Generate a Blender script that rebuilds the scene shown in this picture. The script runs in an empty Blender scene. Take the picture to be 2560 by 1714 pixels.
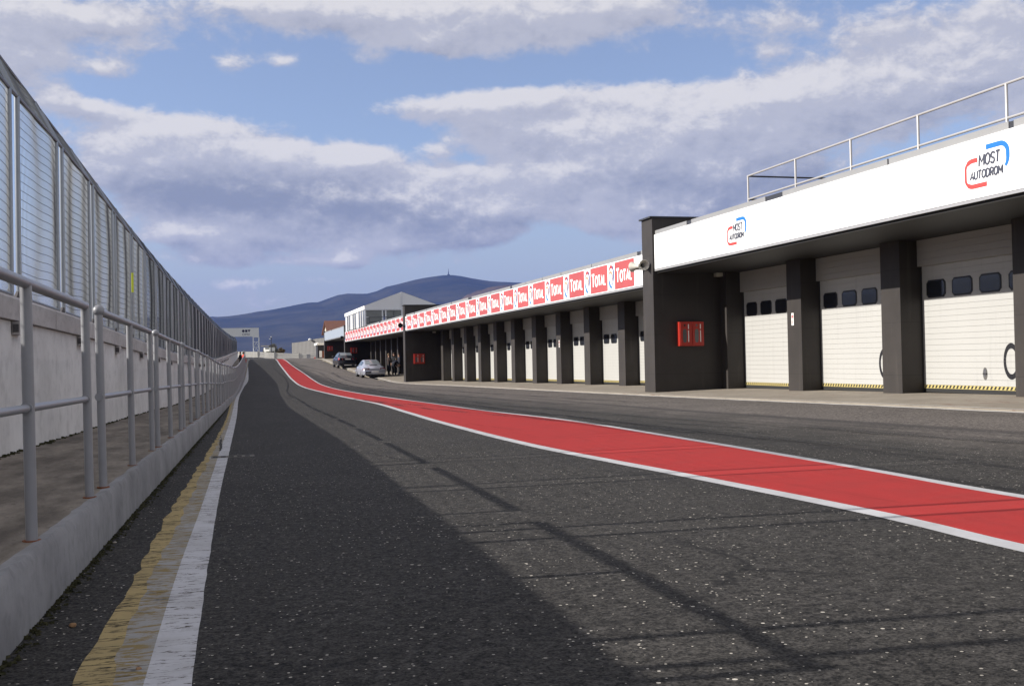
import bpy, bmesh, math, random
import numpy as np
from mathutils import Vector, Matrix
random.seed(7); rng = np.random.default_rng(7)
sc = bpy.context.scene
COL = sc.collection
R = math.radians

# ------------------------------------------------------------------ curves of the site
def pchip(xs, ys):
    xs = np.array(xs, float); ys = np.array(ys, float); h = np.diff(xs); d = np.diff(ys)/h
    m = np.zeros(len(xs))
    for i in range(1, len(xs)-1):
        if d[i-1]*d[i] > 0:
            m[i] = (h[i-1]+h[i])/((2*h[i]+h[i-1])/(3*d[i-1])+(h[i]+2*h[i-1])/(3*d[i]))*1.0
    m[0], m[-1] = d[0], d[-1]
    def f(x):
        x = np.clip(np.asarray(x, float), xs[0], xs[-1])
        i = np.clip(np.searchsorted(xs, x)-1, 0, len(h)-1); t = (x-xs[i])/h[i]
        r = (2*t**3-3*t**2+1)*ys[i]+(t**3-2*t**2+t)*h[i]*m[i]+(-2*t**3+3*t**2)*ys[i+1]+(t**3-t**2)*h[i]*m[i+1]
        return float(r) if r.ndim == 0 else r
    return f
gL = pchip([-20,0,5,14,28,40,52,66,75,87,105,119,136,150,200,260], [.1,.02,0,-.08,-.22,-.34,-.42,-.46,-.40,-.18,.42,.95,1.6,1.85,2.0,2.1])
gR = pchip([-20,0,13.8,28,52,75,87,105,119,136,150,200,260], [.35,.25,.144,.02,-.18,-.36,-.18,.42,.95,1.6,1.72,1.8,1.9])
def g(X, Y):
    a = min(max(X/11.8, 0), 1)
    return gL(Y)*(1-a)+gR(Y)*a
zl = pchip([-20,0,5,11.5,16,22.7,28,33,44,52,60,71,83,95,112,130,152], [.36,.33,.30,.25,.20,.12,.03,-.06,-.14,-.24,-.22,-.06,.24,.55,.90,1.45,1.95])
zw = pchip([-20,5,11,16,23,38,52,67,86,111,152], [2.0,1.88,1.84,1.79,1.67,1.45,1.42,1.47,1.73,2.2,2.96])
zv = pchip([-20,10,12,15,18,21,24,28,40,64,86,121,161], [4.3,4.1,4.08,4.07,4.02,3.94,3.86,3.78,3.62,3.58,3.62,3.88,4.5])
zu = pchip([-20,10,12,15,18,21,25,38,64,86,121,161], [5.0,4.74,4.66,4.57,4.49,4.40,4.30,4.13,4.08,4.12,4.38,5.0])
SL = 0.0318
SLA = -math.atan(SL)          # heading of the left side against +Y (z rotation)
def xk(Y): return -0.95+SL*Y
def xw(Y): return -2.40+SL*Y
def fz(X, Y):                    # apron
    return gR(Y)+.03+min(max((X-11.75)/2.7, 0), 1)*.07

# ------------------------------------------------------------------ materials
MATS = {}
class NT:
    def __init__(s, nt): s.nt = nt
    def n(s, t, **kw):
        nd = s.nt.nodes.new(t)
        for k, v in kw.items(): setattr(nd, k, v)
        return nd
    def l(s, a, b): s.nt.links.new(a, b)
    def val(s, sock, v):
        if hasattr(v, 'is_linked'): s.l(v, sock)
        else: sock.default_value = v
    def math(s, op, a, b=None, c=None, clamp=False):
        nd = s.n('ShaderNodeMath', operation=op); nd.use_clamp = clamp
        s.val(nd.inputs[0], a)
        if b is not None: s.val(nd.inputs[1], b)
        if c is not None: s.val(nd.inputs[2], c)
        return nd.outputs[0]
    def vm(s, op, a, b=None):
        nd = s.n('ShaderNodeVectorMath', operation=op); s.val(nd.inputs[0], a)
        if b is not None: s.val(nd.inputs[1], b)
        return nd.outputs['Value'] if op in ('DOT_PRODUCT', 'LENGTH') else nd.outputs[0]
    def noise(s, vec, scale=1, detail=2, rough=.5, out='Fac', dist=0):
        nd = s.n('ShaderNodeTexNoise'); nd.inputs['Scale'].default_value = scale; nd.inputs['Detail'].default_value = detail
        nd.inputs['Roughness'].default_value = rough; nd.inputs['Distortion'].default_value = dist; s.l(vec, nd.inputs['Vector']); return nd.outputs[out]
    def ss(s, x, a, b, lo=0., hi=1.):
        nd = s.n('ShaderNodeMapRange', interpolation_type='SMOOTHSTEP'); s.val(nd.inputs['Value'], x)
        nd.inputs['From Min'].default_value = a; nd.inputs['From Max'].default_value = b; nd.inputs['To Min'].default_value = lo; nd.inputs['To Max'].default_value = hi
        return nd.outputs['Result']
    def mix(s, f, a, b, mode='MIX'):
        nd = s.n('ShaderNodeMix', data_type='RGBA', blend_type=mode); s.val(nd.inputs['Factor'], f)
        for sock, v in ((nd.inputs[6], a), (nd.inputs[7], b)):
            if hasattr(v, 'is_linked'): s.l(v, sock)
            else: sock.default_value = (*v, 1)
        return nd.outputs[2]
def newmat(name):
    m = bpy.data.materials.new(name); m.use_nodes = True; nt = m.node_tree
    b = nt.nodes['Principled BSDF']; MATS[name] = m
    return m, NT(nt), b
def simple(name, col, rough=.6, metal=0., var=.12, vscale=6., bump=0., spec=.4, stretch=None):
    m, t, b = newmat(name)
    b.inputs['Roughness'].default_value = rough; b.inputs['Metallic'].default_value = metal; b.inputs['Specular IOR Level'].default_value = spec
    geo = t.n('ShaderNodeNewGeometry').outputs['Position']
    v = t.vm('MULTIPLY', geo, stretch) if stretch else geo
    n1 = t.noise(v, vscale, 4, .6)
    f = t.math('MULTIPLY_ADD', n1, 2*var, 1-var)
    hsv = t.n('ShaderNodeHueSaturation'); hsv.inputs['Color'].default_value = (*col, 1); t.l(f, hsv.inputs['Value']); t.l(hsv.outputs[0], b.inputs['Base Color'])
    if bump:
        bp = t.n('ShaderNodeBump'); bp.inputs['Strength'].default_value = bump; bp.inputs['Distance'].default_value = .01
        t.l(t.noise(v, vscale*8, 3, .6), bp.inputs['Height']); t.l(bp.outputs[0], b.inputs['Normal'])
    return m
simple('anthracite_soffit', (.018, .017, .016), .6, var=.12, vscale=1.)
simple('door_hood', (.31, .30, .28), .5, var=.06, vscale=2.)
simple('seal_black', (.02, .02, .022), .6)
simple('pane_dark', (.018, .02, .026), .08, var=.05, spec=.6)
simple('frame_black', (.015, .015, .017), .45)
simple('hazard_yellow', (.45, .37, .14), .6, var=.2, vscale=12)
simple('hazard_black', (.02, .02, .02), .6)
simple('banner_white', (.86, .87, .88), .45, var=.02, vscale=.6)
simple('banner_blue', (.27, .31, .37), .5, var=.03, vscale=.6)
simple('banner_letter', (.88, .87, .87), .5, var=.02)
simple('mark_blue', (.045, .075, .26), .5)
simple('mark_lightblue', (.06, .19, .46), .5)
simple('mark_orange', (.42, .20, .07), .5)
simple('mark_red', (.38, .05, .055), .5)
simple('logo_red', (.46, .055, .050), .5)
simple('logo_blue', (.012, .15, .46), .5)
simple('logo_grey', (.055, .06, .085), .5)
simple('coping_grey', (.30, .30, .30), .45, metal=.3, var=.12, vscale=1.5)
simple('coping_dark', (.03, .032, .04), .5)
simple('trim_grey', (.36, .36, .37), .4, metal=.3)
simple('roof_felt', (.10, .10, .10), .9)
simple('cabinet_red', (.36, .024, .014), .4, var=.06)
simple('label_white', (.75, .74, .72), .5)
simple('grey_window', (.10, .10, .10), .15)
simple('horn_cream', (.52, .50, .45), .5)
simple('horn_dark', (.03, .03, .03), .6)
simple('lamp_cream', (.42, .40, .33), .5)
simple('galvanised', (.25, .27, .30), .35, metal=.75, var=.12, vscale=9)
simple('galv_frame', (.15, .166, .19), .4, metal=.6, var=.15, vscale=7)
simple('wire_light', (.13, .14, .155), .5, metal=.3, var=.15)
simple('wire_steel', (.044, .051, .064), .6, metal=.2, var=.15)
simple('foot_dark', (.07, .065, .07), .7)
simple('reflective_yellow', (.55, .62, .03), .5)
simple('rail_paint', (.25, .255, .275), .38, metal=.0, var=.12, vscale=10, spec=.7)
simple('rust', (.20, .07, .03), .9)
simple('roof_rail', (.40, .39, .39), .45, metal=.3)
simple('barrier_white', (.46, .45, .42), .6, var=.1, vscale=2)
simple('corrugated', (.20, .195, .19), .6, var=.12, vscale=.8)
simple('tent_white', (.78, .78, .80), .6, var=.03, vscale=.5)
simple('tent_grey', (.70, .71, .74), .6, var=.04, vscale=.5)
simple('tent_frame', (.62, .64, .68), .4)
simple('tent_glass', (.16, .17, .17), .08, var=.4, vscale=.9)
simple('rail_black', (.02, .02, .025), .5)
simple('roof_tile', (.13, .055, .038), .8, var=.25, vscale=3)
simple('house_wall', (.55, .50, .42), .8)
simple('bark', (.07, .055, .04), .9)
simple('leaf_olive', (.075, .068, .022), .8, var=.45, vscale=1.)
simple('leaf_brown', (.11, .075, .025), .8, var=.45, vscale=1.)
simple('gantry_white', (.60, .62, .66), .5)
simple('navy', (.012, .014, .06), .6)
simple('number_black', (.006, .006, .009), .6)
simple('pole_dark', (.035, .035, .045), .6)
simple('hut_white', (.75, .75, .73), .6)
simple('hut_roof', (.13, .12, .11), .7)
simple('glass_car', (.05, .06, .07), .06, spec=.8)
simple('glass_car_light', (.16, .18, .20), .10, spec=.8)
simple('car_silver', (.42, .44, .52), .28, metal=.55, var=.02)
simple('car_black', (.012, .013, .018), .18, var=.02, spec=.6)
simple('car_trim', (.02, .02, .022), .5)
simple('tyre', (.018, .018, .018), .85)
simple('rim', (.50, .51, .53), .3, metal=.7)
simple('tail_red', (.16, .012, .018), .25)
simple('tail_bright', (.42, .03, .04), .25)
simple('chrome', (.55, .55, .55), .2, metal=.9)
simple('skin', (.46, .27, .19), .6, var=.05)
simple('hair_brown', (.05, .03, .018), .8)
simple('hair_fair', (.16, .11, .065), .8)
simple('cloth_black', (.014, .015, .018), .9, var=.3)
simple('cloth_navy', (.02, .022, .035), .9, var=.3)
simple('cloth_brown', (.028, .018, .016), .9, var=.3)
simple('cloth_orange', (.75, .06, .03), .7)
simple('shoe_light', (.42, .40, .36), .7)
simple('stone', (.32, .29, .25), .9, var=.3, vscale=30)
simple('stone_orange', (.26, .15, .075), .9, var=.3, vscale=30)
simple('grate_iron', (.10, .09, .075), .8, var=.3, vscale=20)
simple('hole_black', (.006, .006, .006), .9)
simple('soot', (.10, .095, .09), .8, var=.4, vscale=25)

def panel_mat(name, col, lo, seams=True):
    m, t, b = newmat(name); b.inputs['Roughness'].default_value = .55; b.inputs['Specular IOR Level'].default_value = .3
    p = t.n('ShaderNodeNewGeometry').outputs['Position']
    n1 = t.noise(p, .9, 4, .6); st = t.noise(t.vm('MULTIPLY', p, (5., 5., .3)), 1.4, 5, .65); sp = t.noise(p, 14, 5, .7)
    c = t.mix(t.ss(n1, .3, .7), tuple(x*.86 for x in col), tuple(x*1.12 for x in col))
    c = t.mix(t.math('MULTIPLY', t.ss(st, .54, .74), .45), c, lo)
    c = t.mix(t.math('MULTIPLY', t.ss(sp, .64, .72), .35), c, lo)
    if seams:
        sx_ = t.n('ShaderNodeSeparateXYZ'); t.l(p, sx_.inputs[0])
        q = t.math('ABSOLUTE', t.math('SUBTRACT', t.math('FRACT', t.math('MULTIPLY', sx_.outputs[2], .86)), .5))
        c = t.mix(t.math('MULTIPLY', t.ss(q, .0, .006, 1., 0.), .7), c, (.008, .008, .008))
    t.l(c, b.inputs['Base Color']); return m
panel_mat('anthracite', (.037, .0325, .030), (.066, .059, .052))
def tinted(name, col, rough, amount, fade, crease=0., streak=0.):
    m, t, b = newmat(name); b.inputs['Roughness'].default_value = rough; b.inputs['Specular IOR Level'].default_value = .3
    p = t.n('ShaderNodeNewGeometry').outputs['Position']; rnd = t.n('ShaderNodeObjectInfo').outputs['Random']
    f = t.math('MULTIPLY_ADD', rnd, 2*amount, 1-amount); f = t.math('MULTIPLY', f, t.math('MULTIPLY_ADD', t.noise(p, .8, 3, .55), 2*fade, 1-fade))
    if streak:
        st = t.noise(t.vm('MULTIPLY', p, (6., 6., .25)), 1.3, 5, .7); f = t.math('MULTIPLY', f, t.ss(st, .52, .78, 1., 1-streak))
        gr = t.noise(p, 9, 4, .7); f = t.math('MULTIPLY', f, t.ss(gr, .60, .75, 1., 1-streak*.6))
    hs = t.n('ShaderNodeHueSaturation'); hs.inputs['Color'].default_value = (*col, 1); t.l(f, hs.inputs['Value']); t.l(hs.outputs[0], b.inputs['Base Color'])
    if crease:
        bp = t.n('ShaderNodeBump'); bp.inputs['Strength'].default_value = crease; bp.inputs['Distance'].default_value = .05
        t.l(t.noise(t.vm('MULTIPLY', p, (1., 1.6, .5)), 1.5, 3, .5), bp.inputs['Height']); t.l(bp.outputs[0], b.inputs['Normal'])
    return m
tinted('door_paint', (.405, .403, .388), .5, .03, .05, 0., .14)
tinted('banner_red', (.41, .082, .085), .5, .10, .16, .5, .06)
def concrete(name, c0, c1, vscale, bump, stretch=(1, 1, 1), streak=0., dirt=None, cracks=None, rough=.85):
    m, t, b = newmat(name)
    b.inputs['Roughness'].default_value = rough; b.inputs['Specular IOR Level'].default_value = .25
    p = t.n('ShaderNodeNewGeometry').outputs['Position']; v = t.vm('MULTIPLY', p, stretch)
    n1 = t.noise(v, vscale, 6, .65); n2 = t.noise(v, vscale*7, 4, .6)
    c = t.mix(t.ss(n1, .3, .7), c0, c1)
    c = t.mix(t.math('MULTIPLY', t.ss(n2, .45, .75), .35), c, tuple(x*.6 for x in c0))
    if streak:
        vs = t.vm('MULTIPLY', p, (5., 5., .35)); n3 = t.noise(vs, 1.3, 5, .7)
        c = t.mix(t.math('MULTIPLY', t.ss(n3, .55, .80), streak), c, tuple(x*.45 for x in c0))
    if dirt:
        vd = t.noise(p, 22, 3, .6); c = t.mix(t.math('MULTIPLY', t.ss(vd, .62, .70), .7), c, dirt)
    if cracks:
        col, sx = cracks
        wv = t.vm('MULTIPLY', p, (1., .10, 1.)); nw = t.noise(wv, 1.6, 5, .6)
        ln = t.math('ABSOLUTE', t.math('SUBTRACT', nw, .5))
        k = t.ss(ln, .0, sx, 1, 0); gate = t.ss(t.noise(p, .35, 2, .5), .42, .6)
        c = t.mix(t.math('MULTIPLY', k, t.math('MULTIPLY', gate, .8)), c, col)
    t.l(c, b.inputs['Base Color'])
    bp = t.n('ShaderNodeBump'); bp.inputs['Strength'].default_value = bump; bp.inputs['Distance'].default_value = .01
    t.l(n2, bp.inputs['Height']); t.l(bp.outputs[0], b.inputs['Normal'])
    return m
concrete('wall_concrete', (.56, .545, .535), (.70, .685, .675), .8, .2, streak=.18)
concrete('coping_concrete', (.37, .345, .34), (.50, .475, .47), 1.4, .4, stretch=(1, .5, 1), streak=.25)
concrete('kerb_paint', (.19, .188, .195), (.285, .282, .29), 1.6, .35, streak=.3)
concrete('ledge_concrete', (.082, .067, .053), (.25, .216, .178), 2.4, .9, stretch=(1, .30, 1), dirt=(.05, .042, .035))
concrete('apron_concrete', (.20, .175, .145), (.265, .235, .195), .7, .4, cracks=((.13, .05, .035), .012))
concrete('ground_grass', (.07, .075, .03), (.12, .10, .05), .2, .5)
concrete('forest', (.006, .010, .011), (.036, .035, .027), .004, .0)
concrete('brown_wood', (.045, .030, .020), (.10, .07, .045), .006, .0)
concrete('moss_mat', (.035, .038, .018), (.075, .07, .035), 9, .5)

def asphalt():
    m, t, b = newmat('asphalt')
    p = t.n('ShaderNodeNewGeometry').outputs['Position']
    sep = t.n('ShaderNodeSeparateXYZ'); t.l(p, sep.inputs[0]); X, Y = sep.outputs[0], sep.outputs[1]
    fine = t.noise(p, 75, 3, .7); med = t.noise(p, 9, 5, .65); big = t.noise(p, .55, 3, .55)
    coarse = t.noise(p, 26, 3, .75)
    c = t.mix(t.ss(t.math('ADD', t.math('MULTIPLY', fine, .55), t.math('MULTIPLY', coarse, .45)), .36, .66), (.004, .004, .0042), (.073, .068, .0635))
    # coarser brownish worn surface near the garages
    wn = t.noise(p, .5, 3, .6)
    worn = t.ss(t.math('ADD', X, t.math('MULTIPLY', wn, 2.2)), 8.0, 10.2)
    rough2 = t.noise(p, 24, 5, .8)
    c = t.mix(worn, c, t.mix(t.ss(rough2, .32, .70), (.022, .0195, .0185), (.180, .160, .148)))
    c = t.mix(1.0, c, t.n('ShaderNodeRGB').outputs[0], 'MULTIPLY') if False else c
    f = t.math('MULTIPLY_ADD', med, .9, .55); f = t.math('MULTIPLY', f, t.math('MULTIPLY_ADD', big, .6, .70))
    # newer, darker strip along the left edge and lighter section uphill
    f = t.math('MULTIPLY', f, t.ss(Y, 50, 58, 1.0, 1.12))
    hs = t.n('ShaderNodeHueSaturation'); t.l(c, hs.inputs['Color']); t.l(f, hs.inputs['Value']); c = hs.outputs[0]
    # rubber marks: long soft streaks beside the red lane
    vx = t.math('ADD', X, t.math('MULTIPLY', t.math('SINE', t.math('MULTIPLY', Y, .11)), .55))
    vx = t.math('ADD', vx, t.math('MULTIPLY', Y, .035))
    cb = t.n('ShaderNodeCombineXYZ'); t.l(t.math('MULTIPLY', vx, 1.5), cb.inputs[0]); t.l(t.math('MULTIPLY', Y, .012), cb.inputs[1])
    st = t.noise(cb.outputs[0], 1.25, 4, .6)
    zone = t.math('MULTIPLY', t.ss(X, 5.0, 6.2), t.ss(X, 8.6, 10.5, 1, 0))
    zone2 = t.math('MULTIPLY', t.ss(X, 1.5, 3.), .25)
    k = t.math('MULTIPLY', t.ss(st, .50, .66), t.math('MAXIMUM', zone, zone2))
    c = t.mix(t.math('MULTIPLY', k, .62), c, (.016, .016, .019))
    # repair seams and hairline cracks
    cv_ = t.n('ShaderNodeTexVoronoi', feature='DISTANCE_TO_EDGE'); cv_.inputs['Scale'].default_value = .33
    wob = t.n('ShaderNodeCombineXYZ'); wn_ = t.noise(p, 1.1, 4, .6); t.l(t.math('MULTIPLY', wn_, 1.1), wob.inputs[0]); t.l(t.math('MULTIPLY', wn_, -.9), wob.inputs[1])
    t.l(t.vm('MULTIPLY', t.vm('ADD', p, wob.outputs[0]), (1., .6, 1.)), cv_.inputs['Vector'])
    ck = t.math('MULTIPLY', t.ss(cv_.outputs['Distance'], .0, .010, 1., 0.), t.ss(t.noise(p, .22, 2, .5), .47, .60))
    c = t.mix(t.math('MULTIPLY', ck, .75), c, (.008, .008, .009))
    stn = t.ss(t.noise(t.vm('MULTIPLY', p, (1., .55, 1.)), .9, 4, .55), .60, .72)
    c = t.mix(t.math('MULTIPLY', stn, .38), c, (.010, .010, .011))
    # transverse hairline joints
    vj = t.vm('MULTIPLY', p, (.12, 1., 1.)); nj = t.noise(vj, .9, 3, .5)
    # pale stone chips, two sizes
    def chips(scale, thr, gate, seed):
        vo = t.n('ShaderNodeTexVoronoi'); vo.inputs['Scale'].default_value = scale
        t.l(t.vm('ADD', p, (seed, seed*2, 0)), vo.inputs['Vector'])
        sc_ = t.n('ShaderNodeSeparateColor'); t.l(vo.outputs['Color'], sc_.inputs[0])
        rad = t.math('MULTIPLY', sc_.outputs[1], thr)
        inside = t.math('LESS_THAN', vo.outputs['Distance'], rad)
        return t.math('MULTIPLY', inside, t.math('GREATER_THAN', sc_.outputs[0], gate))
    ch = t.math('MAXIMUM', chips(16, .16, .46, 0.), chips(34, .22, .50, 3.1))
    ch = t.math('MAXIMUM', ch, chips(8, .085, .70, 5.7))
    chz = t.ss(t.noise(p, .8, 2, .5), .32, .62, .35, 1.)
    ch = t.math('MULTIPLY', t.math('MULTIPLY', ch, chz), t.math('SUBTRACT', 1., t.math('MULTIPLY', worn, .75)))
    c = t.mix(t.math('MULTIPLY', ch, .95), c, (.54, .50, .44))
    # dark pits
    vo = t.n('ShaderNodeTexVoronoi'); vo.inputs['Scale'].default_value = 22; t.l(t.vm('ADD', p, (9.1, 4.2, 0)), vo.inputs['Vector'])
    pit = t.math('LESS_THAN', vo.outputs['Distance'], .14); c = t.mix(t.math('MULTIPLY', pit, .7), c, (.008, .008, .009))
    # pale scuffs on the worn part
    sv = t.vm('MULTIPLY', p, (.9, .35, 1)); sn = t.noise(sv, 1.1, 6, .7)
    c = t.mix(t.math('MULTIPLY', t.math('MULTIPLY', t.ss(sn, .66, .74), worn), .5), c, (.19, .185, .18))
    t.l(c, b.inputs['Base Color']); b.inputs['Roughness'].default_value = .9; b.inputs['Specular IOR Level'].default_value = .16
    bp = t.n('ShaderNodeBump'); bp.inputs['Strength'].default_value = .5; bp.inputs['Distance'].default_value = .006
    t.l(t.math('ADD', fine, t.math('MULTIPLY', ch, .6)), bp.inputs['Height']); t.l(bp.outputs[0], b.inputs['Normal'])
asphalt()
def paint(name, col, dirty, wear=.0, cracks=0., under=(.05, .048, .048), scuff=.0):
    m, t, b = newmat(name)
    p = t.n('ShaderNodeNewGeometry').outputs['Position']
    n1 = t.noise(p, 3, 5, .65); n2 = t.noise(p, 40, 3, .6)
    c = t.mix(t.ss(n1, .35, .75), col, dirty)
    c = t.mix(t.math('MULTIPLY', t.ss(n2, .5, .7), .25), c, tuple(x*.7 for x in col))
    if scuff:
        vs = t.vm('MULTIPLY', p, (3.2, .18, 1)); n = t.noise(vs, 1.4, 5, .65)
        c = t.mix(t.math('MULTIPLY', t.ss(n, .55, .72), scuff), c, tuple(x*.35 for x in col))
    if wear:
        wv = t.vm('MULTIPLY', p, (3., 9., 1)); n = t.noise(wv, 2.6, 6, .72)
        c = t.mix(t.ss(n, 1-wear, 1-wear+.05), c, under)
    if cracks:
        cv = t.vm('MULTIPLY', p, (1.7, 8.5, 1)); n = t.noise(cv, 1.1, 6, .68); gt = t.ss(t.noise(p, 2.5, 2, .5), .34, .52)
        n = t.math('ABSOLUTE', t.math('SUBTRACT', n, .56))
        c = t.mix(t.math('MULTIPLY', t.ss(n, .0, cracks, 1, 0), gt), c, under)
        c2 = t.noise(t.vm('MULTIPLY', p, (.75, 4.2, 1)), 1.0, 6, .62); c2 = t.math('ABSOLUTE', t.math('SUBTRACT', c2, .5))
        g2 = t.ss(t.noise(t.vm('MULTIPLY', p, (1.2, .8, 1)), 2.1, 3, .5), .45, .55)
        c = t.mix(t.math('MULTIPLY', t.math('MULTIPLY', t.ss(c2, .0, .011, 1, 0), g2), .9), c, (.03, .022, .014))
    t.l(c, b.inputs['Base Color']); b.inputs['Roughness'].default_value = .85; b.inputs['Specular IOR Level'].default_value = .10
    bp = t.n('ShaderNodeBump'); bp.inputs['Strength'].default_value = .35; bp.inputs['Distance'].default_value = .005
    t.l(t.noise(p, 70, 3, .7), bp.inputs['Height']); t.l(bp.outputs[0], b.inputs['Normal'])
paint('paint_white', (.43, .43, .45), (.35, .35, .36), wear=.34, under=(.20, .20, .21))
paint('paint_white_old', (.48, .48, .505), (.38, .375, .385), wear=.42, cracks=.016, under=(.055, .042, .028))
paint('paint_grey_old', (.30, .295, .29), (.23, .22, .20), wear=.50, cracks=.028, under=(.22, .165, .075))
paint('paint_yellow', (.37, .285, .135), (.30, .235, .12), wear=.44, cracks=.034, under=(.026, .022, .016))
paint('paint_red', (.330, .030, .029), (.285, .031, .030), scuff=.42)
paint('paint_kerbline', (.46, .445, .42), (.38, .36, .34), wear=.40, under=(.13, .115, .10))

# ------------------------------------------------------------------ mesh helpers
class MB:
    def __init__(s): s.v, s.f, s.m = [], [], []
    def add(s, vs, fs, mi=0):
        o = len(s.v); s.v += [tuple(map(float, p)) for p in vs]; s.f += [tuple(o+i for i in f) for f in fs]; s.m += [mi]*len(fs); return s
    def box(s, x0, x1, y0, y1, z0, z1, mi=0):
        return s.add([(x, y, z) for z in (z0, z1) for y in (y0, y1) for x in (x0, x1)], [(0,2,3,1),(4,5,7,6),(0,1,5,4),(2,6,7,3),(0,4,6,2),(1,3,7,5)], mi)
    def hexa(s, p, mi=0):       # 8 points ordered like box
        return s.add(p, [(0,2,3,1),(4,5,7,6),(0,1,5,4),(2,6,7,3),(0,4,6,2),(1,3,7,5)], mi)
    def tube(s, a, b, r, r2=None, n=8, mi=0, caps=True):
        a = Vector(a); b = Vector(b); r2 = r if r2 is None else r2; d = (b-a).normalized()
        u = d.cross(Vector((0,0,1)) if abs(d.z) < .9 else Vector((1,0,0))).normalized(); w = d.cross(u)
        vs = []
        for c, q in ((a, r), (b, r2)):
            for k in range(n):
                an = 2*math.pi*k/n; vs.append(c+u*(q*math.cos(an))+w*(q*math.sin(an)))
        fs = [(k, (k+1) % n, n+(k+1) % n, n+k) for k in range(n)]
        if caps: fs += [tuple(range(n-1, -1, -1)), tuple(range(n, 2*n))]
        return s.add(vs, fs, mi)
    def lathe(s, o, axis, prof, n=16, mi=0):
        o = Vector(o); d = Vector(axis).normalized(); u = d.cross(Vector((0,0,1)) if abs(d.z) < .9 else Vector((1,0,0))).normalized(); w = d.cross(u)
        vs = []
        for (h, r) in prof:
            for k in range(n):
                an = 2*math.pi*k/n; vs.append(o+d*h+u*(r*math.cos(an))+w*(r*math.sin(an)))
        fs = [(i*n+k, i*n+(k+1) % n, (i+1)*n+(k+1) % n, (i+1)*n+k) for i in range(len(prof)-1) for k in range(n)]
        return s.add(vs, fs, mi)
    def ball(s, c, r, n=10, mi=0, sz=1.):
        return s.lathe((c[0], c[1], c[2]), (0,0,1), [(-r*sz*math.cos(math.pi*i/n), max(r*math.sin(math.pi*i/n), 1e-4)) for i in range(n+1)], n+2, mi)
    def strip(s, Ys, xa, xb, zf, mi=0, cols=1):     # ground strip between curves xa(Y), xb(Y)
        vs, fs = [], []
        for Y in Ys:
            for c in range(cols+1):
                x = xa(Y)+(xb(Y)-xa(Y))*c/cols; vs.append((x, Y, zf(x, Y)))
        for i in range(len(Ys)-1):
            for c in range(cols):
                a = i*(cols+1)+c; fs.append((a, a+1, a+cols+2, a+cols+1))
        return s.add(vs, fs, mi)
    def prism(s, pts, x0, x1, mi=0):               # polygon in (y,z) extruded along x
        n = len(pts)
        vs = [(x0, y, z) for y, z in pts]+[(x1, y, z) for y, z in pts]
        fs = [tuple(range(n)), tuple(range(2*n-1, n-1, -1))]+[(i, n+i, n+(i+1) % n, (i+1) % n) for i in range(n)]
        return s.add(vs, fs, mi)
    def build(s, name, mats, parent=None, smooth=False, off=(0,0,0), recalc=True, bevel=0):
        me = bpy.data.meshes.new(name)
        v = np.array(s.v)-np.array(off) if len(s.v) else np.zeros((0, 3))
        me.from_pydata(v.tolist(), [], s.f)
        for q in (mats if isinstance(mats, (list, tuple)) else [mats]): me.materials.append(MATS[q])
        me.polygons.foreach_set('material_index', s.m)
        if recalc:
            bm = bmesh.new(); bm.from_mesh(me); bmesh.ops.recalc_face_normals(bm, faces=bm.faces); bm.to_mesh(me); bm.free()
        if smooth: me.polygons.foreach_set('use_smooth', [True]*len(me.polygons))
        me.update()
        o = bpy.data.objects.new(name, me); COL.objects.link(o)
        if parent: o.parent = parent
        if smooth:
            md = o.modifiers.new('edge', 'EDGE_SPLIT'); md.split_angle = R(40)
        if bevel:
            md = o.modifiers.new('bevel', 'BEVEL'); md.width = bevel; md.segments = 2; md.limit_method = 'ANGLE'
        return o
def tag(o, label=None, cat=None, group=None, kind=None):
    if label: o['label'] = label
    if cat: o['category'] = cat
    if group: o['group'] = group
    if kind: o['kind'] = kind
    return o
def thing(name, loc, label, cat, group=None, rz=0):
    o = bpy.data.objects.new(name, None); o.empty_display_size = .1; COL.objects.link(o)
    o.location = loc; o.rotation_euler.z = rz
    return tag(o, label, cat, group)
def copy_tree(o, parent=None):
    c = o.copy(); COL.objects.link(c)
    if parent: c.parent = parent
    for ch in list(o.children): copy_tree(ch, c)
    return c
def struct(o): o['kind'] = 'structure'; return o
ORD = ['first','second','third','fourth','fifth','sixth','seventh','eighth','ninth','tenth','eleventh','twelfth','thirteenth','fourteenth','fifteenth','sixteenth','seventeenth','eighteenth','nineteenth','twentieth']
def text_mesh(name, txt, size, mat, parent, origin, ux, uy, bold=.0, sx=1., shear=0., extrude=.004, align='LEFT', off=(0,0,0), spacing=1.):
    cu = bpy.data.curves.new(name, 'FONT'); cu.body = txt; cu.size = 1.0; cu.offset = bold; cu.shear = shear; cu.align_x = align; cu.space_character = spacing; cu.resolution_u = 3
    tmp = bpy.data.objects.new('tmp', cu); COL.objects.link(tmp)
    dg = bpy.context.evaluated_depsgraph_get(); me = bpy.data.meshes.new_from_object(tmp.evaluated_get(dg))
    COL.objects.unlink(tmp); bpy.data.objects.remove(tmp)
    k = size/.69
    ux = Vector(ux); uy = Vector(uy); nz = ux.cross(uy); og = Vector(origin)-Vector(off)
    if extrude:
        bm = bmesh.new(); bm.from_mesh(me)
        r = bmesh.ops.extrude_face_region(bm, geom=bm.faces[:])
        for q in r['geom']:
            if isinstance(q, bmesh.types.BMVert): q.co.z += extrude/k
        bm.to_mesh(me); bm.free()
    for v in me.vertices:
        c = v.co.copy(); v.co = og+ux*(c.x*k*sx)+uy*(c.y*k)+nz*(c.z*k)
    me.materials.clear(); me.materials.append(MATS[mat]); me.name = name; me.update()
    o = bpy.data.objects.new(name, me); COL.objects.link(o)
    if parent: o.parent = parent
    return o

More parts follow.
